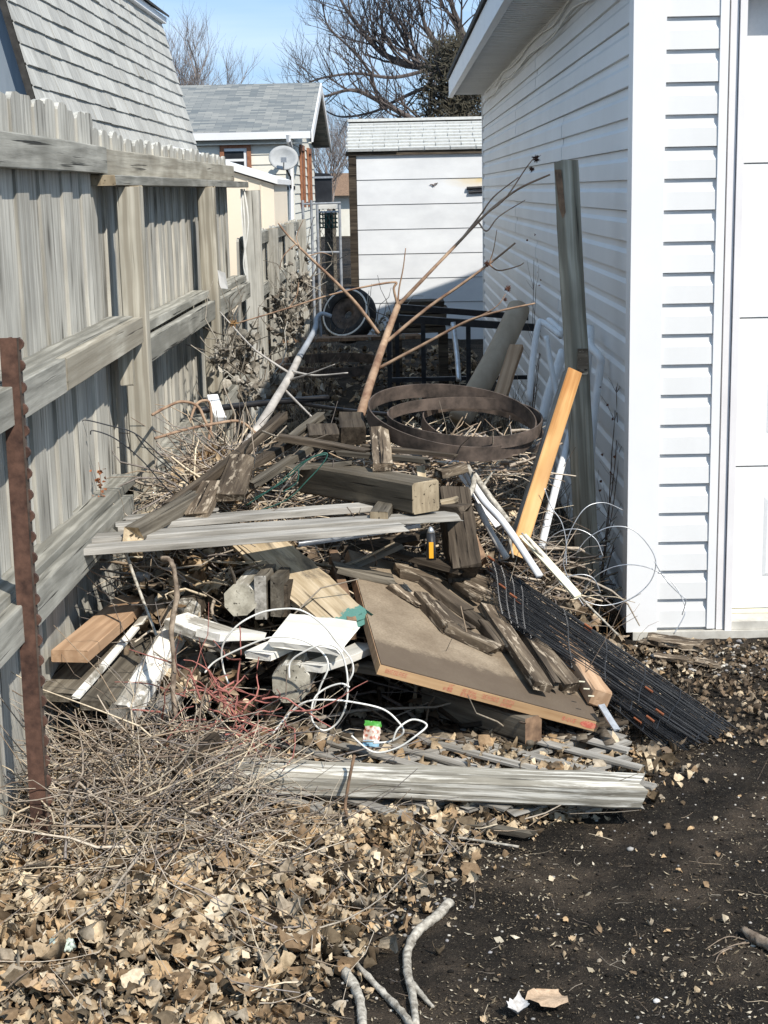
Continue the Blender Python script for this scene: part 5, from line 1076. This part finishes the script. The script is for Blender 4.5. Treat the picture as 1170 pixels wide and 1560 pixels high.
big_leaf(72, 1134, .05, (.66, .33, .09), 'small bright orange leaf caught beside the rusty post', None, 2, .16, .7)
for k in range(34):
    x = random.uniform(5, 470); y = random.uniform(1300, 1550)
    if x > 380 and y > 1480: continue
    big_leaf(x, y, random.uniform(.06, .10), PAL[random.randrange(8)]*random.uniform(.85, 1.1), 'large curled leaf on top of the litter in left foreground', 'large curled leaves on the litter', 20+k, .03, .3)
tag(mk('lichen_flake', *(lambda s: (s.v, s.f))((lambda m_: [m_.tube([Vector((random.uniform(-.028, .028), random.uniform(-.018, .018), 0)), Vector((random.uniform(-.028, .028), random.uniform(-.018, .018), random.uniform(.004, .014)))], .006, 5) for _ in range(26)] and m_)(MB())), 'lichen', None, Matrix.Translation(G(97, 1482, .05)), True), 'pale green lichen flake among leaves at left', 'lichen')
# chips, grit
ch = Cloud(); CP = np.array([(.30, .24, .155), (.44, .37, .26), (.17, .13, .085), (.54, .48, .37), (.11, .083, .055), (.08, .06, .042), (.14, .11, .075), (.20, .165, .12)])
for k in range(46000):
    y = 2.5+3.1*RNG.random()**1.25; x = RNG.uniform(-.6, 1.7)
    dn_ = noise.noise(Vector((x*2.3, y*2.3, 7.0)))
    if RNG.random() > .42+1.0*dn_: continue
    if y > 5.6 and x > .8: continue
    s = RNG.choice([.003, .0045, .007, .011], p=[.55, .30, .13, .02])*RNG.uniform(.6, 1.2); a = RNG.uniform(0, 6.28); d = np.array([math.cos(a), math.sin(a), RNG.normal(0, .3)])*s; e = np.array([-math.sin(a), math.cos(a), RNG.normal(0, .3)])*s*RNG.uniform(.2, .6); p = np.array([x, y, gz(x, y)+.003])
    ch.add([p-d, p+e, p+d+np.array([0, 0, s*.4]), p-e], [(0, 1, 2), (0, 2, 3)], CP[RNG.integers(8)]*RNG.uniform(.7, 1.1))
for k in range(9000):    # crumbled leaf among the litter
    y = RNG.uniform(2.55, 4.3); x = RNG.uniform(-1.3, .8)
    if x > xb(y)+.06*RNG.normal(): continue
    s = RNG.uniform(.005, .014); a = RNG.uniform(0, 6.28); d = np.array([math.cos(a), math.sin(a), RNG.normal(0, .6)])*s; e = np.array([-math.sin(a), math.cos(a), RNG.normal(0, .8)])*s*RNG.uniform(.3, .8); p = np.array([x, y, gz(x, y)+RNG.uniform(.01, .045)])
    ch.add([p-d, p+e, p+d+np.array([0, 0, s*.5]), p-e], [(0, 1, 2), (0, 2, 3)], PAL[RNG.integers(len(PAL))]*RNG.uniform(.8, 1.1))
ch.build('leaf_chips', 'chip', label='fine pale leaf chips scattered over dark soil', cat='chips')
# pebbles
ph = (1+5**.5)/2; ICO = np.array([(-1, ph, 0), (1, ph, 0), (-1, -ph, 0), (1, -ph, 0), (0, -1, ph), (0, 1, ph), (0, -1, -ph), (0, 1, -ph), (ph, 0, -1), (ph, 0, 1), (-ph, 0, -1), (-ph, 0, 1)])/1.9
ICF = [(0, 11, 5), (0, 5, 1), (0, 1, 7), (0, 7, 10), (0, 10, 11), (1, 5, 9), (5, 11, 4), (11, 10, 2), (10, 7, 6), (7, 1, 8), (3, 9, 4), (3, 4, 2), (3, 2, 6), (3, 6, 8), (3, 8, 9), (4, 9, 5), (2, 4, 11), (6, 2, 10), (8, 6, 7), (9, 8, 1)]
pb = Cloud()
def pebble(c, x, y, s, col): c.add(ICO*(1+RNG.uniform(-.18, .18, (12, 3)))*np.array([s*RNG.uniform(.8, 1.3), s*RNG.uniform(.7, 1), s*.6])+np.array([x, y, gz(x, y)+s*.25]), ICF, col)
SP = np.array([(.24, .23, .215), (.36, .34, .31), (.50, .47, .42), (.30, .29, .29), (.58, .54, .47), (.20, .18, .16)])
for k in range(700):
    y = RNG.uniform(2.6, 5.55); x = RNG.uniform(-.5, 1.6); pebble(pb, x, y, RNG.uniform(.002, .0055), SP[RNG.integers(6)])
for k in range(170):
    x, y = RNG.normal(1.15, .25), RNG.uniform(5.15, 5.62); pebble(pb, x, y, RNG.uniform(.004, .013), SP[RNG.integers(6)])
for k in range(90):
    q = Z(RNG.normal(590, 55), RNG.normal(1395, 30), 0); pebble(pb, q.x, q.y, RNG.uniform(.003, .008), SP[RNG.integers(6)])
for k in range(5200):    # clods of soil
    y = 2.55+3*RNG.random()**1.3; x = RNG.uniform(-.45, 1.65)
    if y > 5.55 and x > .8: continue
    pebble(pb, x, y, RNG.choice([.0022, .004, .007], p=[.55, .37, .08]), np.array((.020, .016, .0125))*RNG.uniform(.5, 2.2))
pb.build('gravel', 'chip', label='small pebbles and grit in the dark soil', cat='gravel')
for (x, y, s, lb) in [(658, 1352, .010, 'dark grey stone on soil above top of bent pale stick'), (690, 1330, .008, 'pale round stone highest of three above bent stick'), (692, 1346, .007, 'small tan stone lowest of three above bent stick'),
                      (1000, 1003, .02, 'largest pale stone below flat rotten plank by garage'), (1022, 1008, .014, 'pale stone just right of largest one by garage'), (985, 1010, .012, 'grey stone just left of largest one by garage'), (1060, 1005, .014, 'pale stone below right end of flat rotten plank'),
                      (960, 1302, .009, 'lone grey stone on dirt below end of long white post'), (474, 1528, .009, 'blue-grey stone in dirt left of knobbly stick'), (1000, 1526, .008, 'lone small stone near bottom edge right of large leaf')]:
    q = Z(x, y, 0); V = ICO*(1+RNG.uniform(-.15, .15, (12, 3)))*s*np.array([1.2, .9, .7])
    o = mk('stone', V, ICF, 'stone', None, Matrix.Translation((q.x, q.y, gz(q.x, q.y)+s*.35)), True); tag(o, lb, 'stone', 'loose stones on the soil')
# twigs
def twig(c, p, d, L, r, col, bend=.25, n_=4, sides=4, droop=0):
    d = np.array(d, float); d /= np.linalg.norm(d)+1e-9; pts = [np.array(p, float)]
    for i in range(n_):
        d = d+RNG.normal(0, bend, 3); d[2] -= droop; d /= np.linalg.norm(d); pts.append(pts[-1]+d*L/n_)
    V = []; pts = np.array(pts)
    for i in range(n_+1):
        t_ = pts[min(i+1, n_)]-pts[max(i-1, 0)]; t_ /= np.linalg.norm(t_)+1e-9; a = np.cross(t_, [.13, .27, .95]); a /= np.linalg.norm(a)+1e-9; b2 = np.cross(t_, a); rr = r*(1-.55*i/n_)
        for q in range(sides): an = 2*math.pi*q/sides; V.append(pts[i]+a*rr*math.cos(an)+b2*rr*math.sin(an))
    T = []
    for i in range(n_):
        for q in range(sides):
            q2 = (q+1) % sides; T += [(i*sides+q, i*sides+q2, (i+1)*sides+q2), (i*sides+q, (i+1)*sides+q2, (i+1)*sides+q)]
    c.add(V, T, col); return pts
TP = 1.12*np.array([(.30, .25, .20), (.42, .36, .29), (.52, .45, .36), (.20, .155, .12), (.36, .28, .20), (.58, .49, .36), (.26, .23, .21)])
tw = Cloud()
def tcol(): return TP[RNG.integers(len(TP))]*RNG.uniform(.7, 1.1)
for k in range(1500):    # brush at front left
    x = RNG.uniform(-1.02, -.05); y = RNG.uniform(3.35, 4.22)
    if RNG.random() > math.exp(-max(0, x+.45)/.2)*math.exp(-max(0, 3.75-y)/.22): continue
    h = heap(x, y)*1.0+RNG.uniform(0, .12)*math.exp(-max(0, x+.6)/.3)*(1 if y < 4 else .5); a = RNG.uniform(0, 6.28); twig(tw, (x, y, h), (math.cos(a), math.sin(a)*.8, RNG.normal(.12, .3)), RNG.uniform(.12, .5), RNG.choice([.0014, .002, .003, .0045], p=[.4, .35, .18, .07]), tcol(), .22, 5, 4, .03)
for k in range(1200):    # brush by the fence behind
    x = RNG.normal(-.66, .17); y = RNG.normal(5.75, .45)
    if x < -.93: continue
    h = heap(x, y)+RNG.uniform(-.06, .10); a = RNG.uniform(0, 6.28); twig(tw, (x, y, h), (math.cos(a), math.sin(a), RNG.normal(.05, .35)), RNG.uniform(.12, .45), RNG.choice([.002, .003, .0045, .007], p=[.35, .4, .2, .05]), tcol()*1.1, .28, 5, 4, .02)
for k in range(900):     # inside and under the hoops
    x = RNG.uniform(-.25, .62); y = RNG.uniform(5.25, 6.3); h = heap(x, y)+RNG.uniform(-.12, .10); a = RNG.uniform(0, 6.28); twig(tw, (x, y, h), (math.cos(a), math.sin(a), RNG.normal(0, .25)), RNG.uniform(.1, .4), RNG.choice([.002, .003, .006, .009], p=[.4, .35, .18, .07]), tcol(), .2)
for k in range(300):    # right flank by the garage, under the lumber
    x = RNG.uniform(.3, .8); y = RNG.uniform(5.2, 6.6)
    if y < 5.75 and x > .58: continue
    h = gz(x, y)+RNG.uniform(0, .2); a = RNG.uniform(0, 6.28); twig(tw, (x, y, h), (math.cos(a)*.6, math.sin(a)*.6, RNG.normal(.7, .5)), RNG.uniform(.1, .28), RNG.choice([.0015, .0025, .004]), tcol()*.6, .3, 5)
for k in range(620):     # pale sticks showing through the hoops
    x = RNG.uniform(-.14, .48); y = RNG.uniform(5.48, 6.1); a = RNG.uniform(0, 6.28); twig(tw, (x, y, RNG.uniform(.66, .755)), (math.cos(a), math.sin(a), RNG.normal(0, .12)), RNG.uniform(.06, .25), RNG.choice([.0025, .005, .008], p=[.5, .35, .15]), TP[RNG.integers(len(TP))]*1.25, .15)
for k in range(1300):    # deeper in the heap and down the alley
    y = RNG.uniform(4.45, 9.5); x = RNG.uniform(-.92, .75)
    if y < 5.9 and x > .42: continue
    h = heap(x, y)+RNG.uniform(-.05, .06); a = RNG.uniform(0, 6.28); twig(tw, (x, y, h), (math.cos(a), math.sin(a), RNG.normal(.05, .3)), RNG.uniform(.15, .6), RNG.choice([.002, .004, .007], p=[.5, .35, .15]), tcol()*.8, .2)
for k in range(260):     # thin grass stalks and twigs over the leaf litter
    y = RNG.uniform(2.6, 4.1); x = RNG.uniform(-1.0, .5)
    if x > xb(y)+.1: continue
    a = RNG.uniform(0, 6.28); twig(tw, (x, y, gz(x, y)+.035), (math.cos(a), math.sin(a), RNG.normal(.08, .15)), RNG.uniform(.08, .3), RNG.choice([.001, .0016, .0025]), tcol()*1.1, .15)
for k in range(420):     # rootlets on the dirt
    y = RNG.uniform(2.6, 5.4); x = RNG.uniform(-.1, 1.5); a = RNG.uniform(0, 6.28); twig(tw, (x, y, gz(x, y)+.003), (math.cos(a), math.sin(a), .0), RNG.uniform(.02, .09), RNG.choice([.0007, .0012]), tcol()*.8, .3, 4, 3)
for k in range(420):     # tall thin weeds along the fence and garage further back
    if RNG.random() < .55: x = RNG.uniform(-.9, -.55); y = RNG.uniform(6.2, 14)
    else: x = RNG.uniform(.5, .82); y = RNG.uniform(5.9, 11)
    twig(tw, (x, y, heap(x, y)), (RNG.normal(0, .25), RNG.normal(0, .25), 1), RNG.uniform(.2, .65), .0025, tcol()*.8, .14, 5, 3)
tw.build('brush_twigs', 'twig', label='tangle of dry grey-brown twigs and stalks', cat='brush')
# broken wood filling the hollows
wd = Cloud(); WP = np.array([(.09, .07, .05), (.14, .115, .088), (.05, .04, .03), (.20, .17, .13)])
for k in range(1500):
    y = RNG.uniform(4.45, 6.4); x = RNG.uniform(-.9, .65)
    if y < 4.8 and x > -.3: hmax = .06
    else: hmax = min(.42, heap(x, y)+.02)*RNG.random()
    a = RNG.uniform(0, 3.14); L = RNG.uniform(.04, .2); w = RNG.uniform(.008, .035); t_ = RNG.uniform(.003, .014); d = np.array([math.cos(a), math.sin(a), RNG.normal(0, .2)]); s = np.array([-d[1], d[0], RNG.normal(0, .2)]); u_ = np.cross(d, s); p = np.array([x, y, max(gz(x, y)+.01, hmax)])
    V = [p+d*L/2*i+s*w/2*j+u_*t_/2*m_ for i in (-1, 1) for j in (-1, 1) for m_ in (-1, 1)]
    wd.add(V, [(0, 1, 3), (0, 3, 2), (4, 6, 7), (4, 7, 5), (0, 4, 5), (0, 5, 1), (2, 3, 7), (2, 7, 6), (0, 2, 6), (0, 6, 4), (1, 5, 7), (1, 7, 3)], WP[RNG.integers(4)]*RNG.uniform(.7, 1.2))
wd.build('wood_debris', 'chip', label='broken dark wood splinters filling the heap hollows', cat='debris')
# red stems at the front left
rd = Cloud()
for k in range(60):
    q = P(RNG.normal(355, 48), RNG.normal(1085, 28), RNG.uniform(4.1, 4.25)); a = RNG.uniform(0, 6.28)
    twig(rd, q, (math.cos(a), math.sin(a)*.5, RNG.normal(.1, .4)), RNG.uniform(.08, .3), RNG.choice([.0018, .0026, .0034]), np.array((.38, .15, .125))*RNG.uniform(.7, 1.25), .28, 6, 5, .04)
rd.build('red_stems', 'twig', label='tangle of red wiry stems before the white boards', cat='stems')
# dried vine leaves hanging at the fence
vn = Cloud(); VP_ = np.array([(.26, .235, .195), (.36, .33, .28), (.18, .155, .125), (.48, .45, .39)])
for (x, y, Y, sx_, sy_, n_) in ((440, 490, 9.5, 22, 40, 170), (365, 545, 7.6, 26, 28, 140), (405, 600, 7.4, 40, 20, 120), (335, 550, 7.2, 12, 16, 30), (460, 440, 11, 14, 40, 90), (590, 500, 11.5, 22, 16, 60)):
    for k in range(n_): put_leaf(vn, P(RNG.normal(x, sx_*.6), RNG.normal(y, sy_*.6), Y+RNG.normal(0, .12)), RNG.uniform(.035, .06), 1.3, VP_)
    for k in range(n_//8): twig(vn, P(RNG.normal(x, sx_*.5), RNG.normal(y, sy_*.6), Y+RNG.normal(0, .1)), (RNG.normal(0, .5), RNG.normal(0, .4), 1), RNG.uniform(.2, .5), .004, VP_[RNG.integers(4)], .3)
vn.build('dried_vine', 'leaf', label='withered grey vine leaves clinging along the far fence', cat='vine')
# reddish weed by the fence, bare weeds by the garage
rw = Cloud(); b0 = P(155, 800, 5.1); pts = twig(rw, b0, (.02, 0, 1), .22, .0022, (.30, .16, .09), .06, 6)
for k in range(34): q = P(RNG.normal(154, 7), RNG.uniform(715, 800), 5.1+RNG.normal(0, .02)); put_leaf(rw, q, RNG.uniform(.010, .02), 1.0, np.array([(.42, .17, .07), (.34, .13, .06)]))
rw.build('dry_weed', 'leaf', kind=None, label='small weed with rusty red leaves against fence boards', cat='weed')
def weed(base_, tips, label):
    c = Cloud(); b0 = base_
    for tp in tips:
        d = tp-b0; L = d.length; p = twig(c, b0, d, L, .0032, np.array((.17, .125, .10)), .05, 7, 5)
        for k in range(9): i = RNG.integers(2, 8); twig(c, p[i], (d.x/L+RNG.normal(0, .45), RNG.normal(0, .3), d.z/L), RNG.uniform(.06, .2), .0014, np.array((.2, .15, .12)), .12, 4, 3)
    for k in range(10): put_leaf(c, tips[RNG.integers(len(tips))]+Vector((RNG.normal(0, .03), RNG.normal(0, .03), -abs(RNG.normal(0, .1)))), .014, 1.0, np.array([(.22, .10, .06)]))
    c.build('dry_weed', 'twig', kind=None, label=label, cat='weed')
weed(Vector((.80, 9.5, .0)), [P(812, 345, 9.3), P(825, 400, 9.3), P(800, 440, 9.4), P(818, 430, 9.2)], 'tall bare weed against garage wall above cardboard tube')
weed(Vector((.80, 6.1, .0)), [P(945, 600, 6.0), P(925, 590, 6.1), P(938, 690, 5.95), P(918, 720, 6.1)], 'bare weed against garage wall right of round post')
gr_ = Cloud()
for k in range(260):
    q = Z(RNG.normal(905, 40), RNG.normal(900, 40), .05); x = min(q.x, .85); twig(gr_, (x, q.y, gz(x, q.y)), (RNG.normal(0, .5), RNG.normal(0, .4), 1), RNG.uniform(.06, .26), .0013, np.array((.30, .19, .10))*RNG.uniform(.6, 1.2), .3, 5, 3, .12)
gr_.build('dry_grass', 'twig', label='brown dry grass tufts at foot of garage wall', cat='grass')
print('objects', len(bpy.data.objects), 'tris', sum(len(o.data.polygons) for o in bpy.data.objects if o.type == 'MESH'))
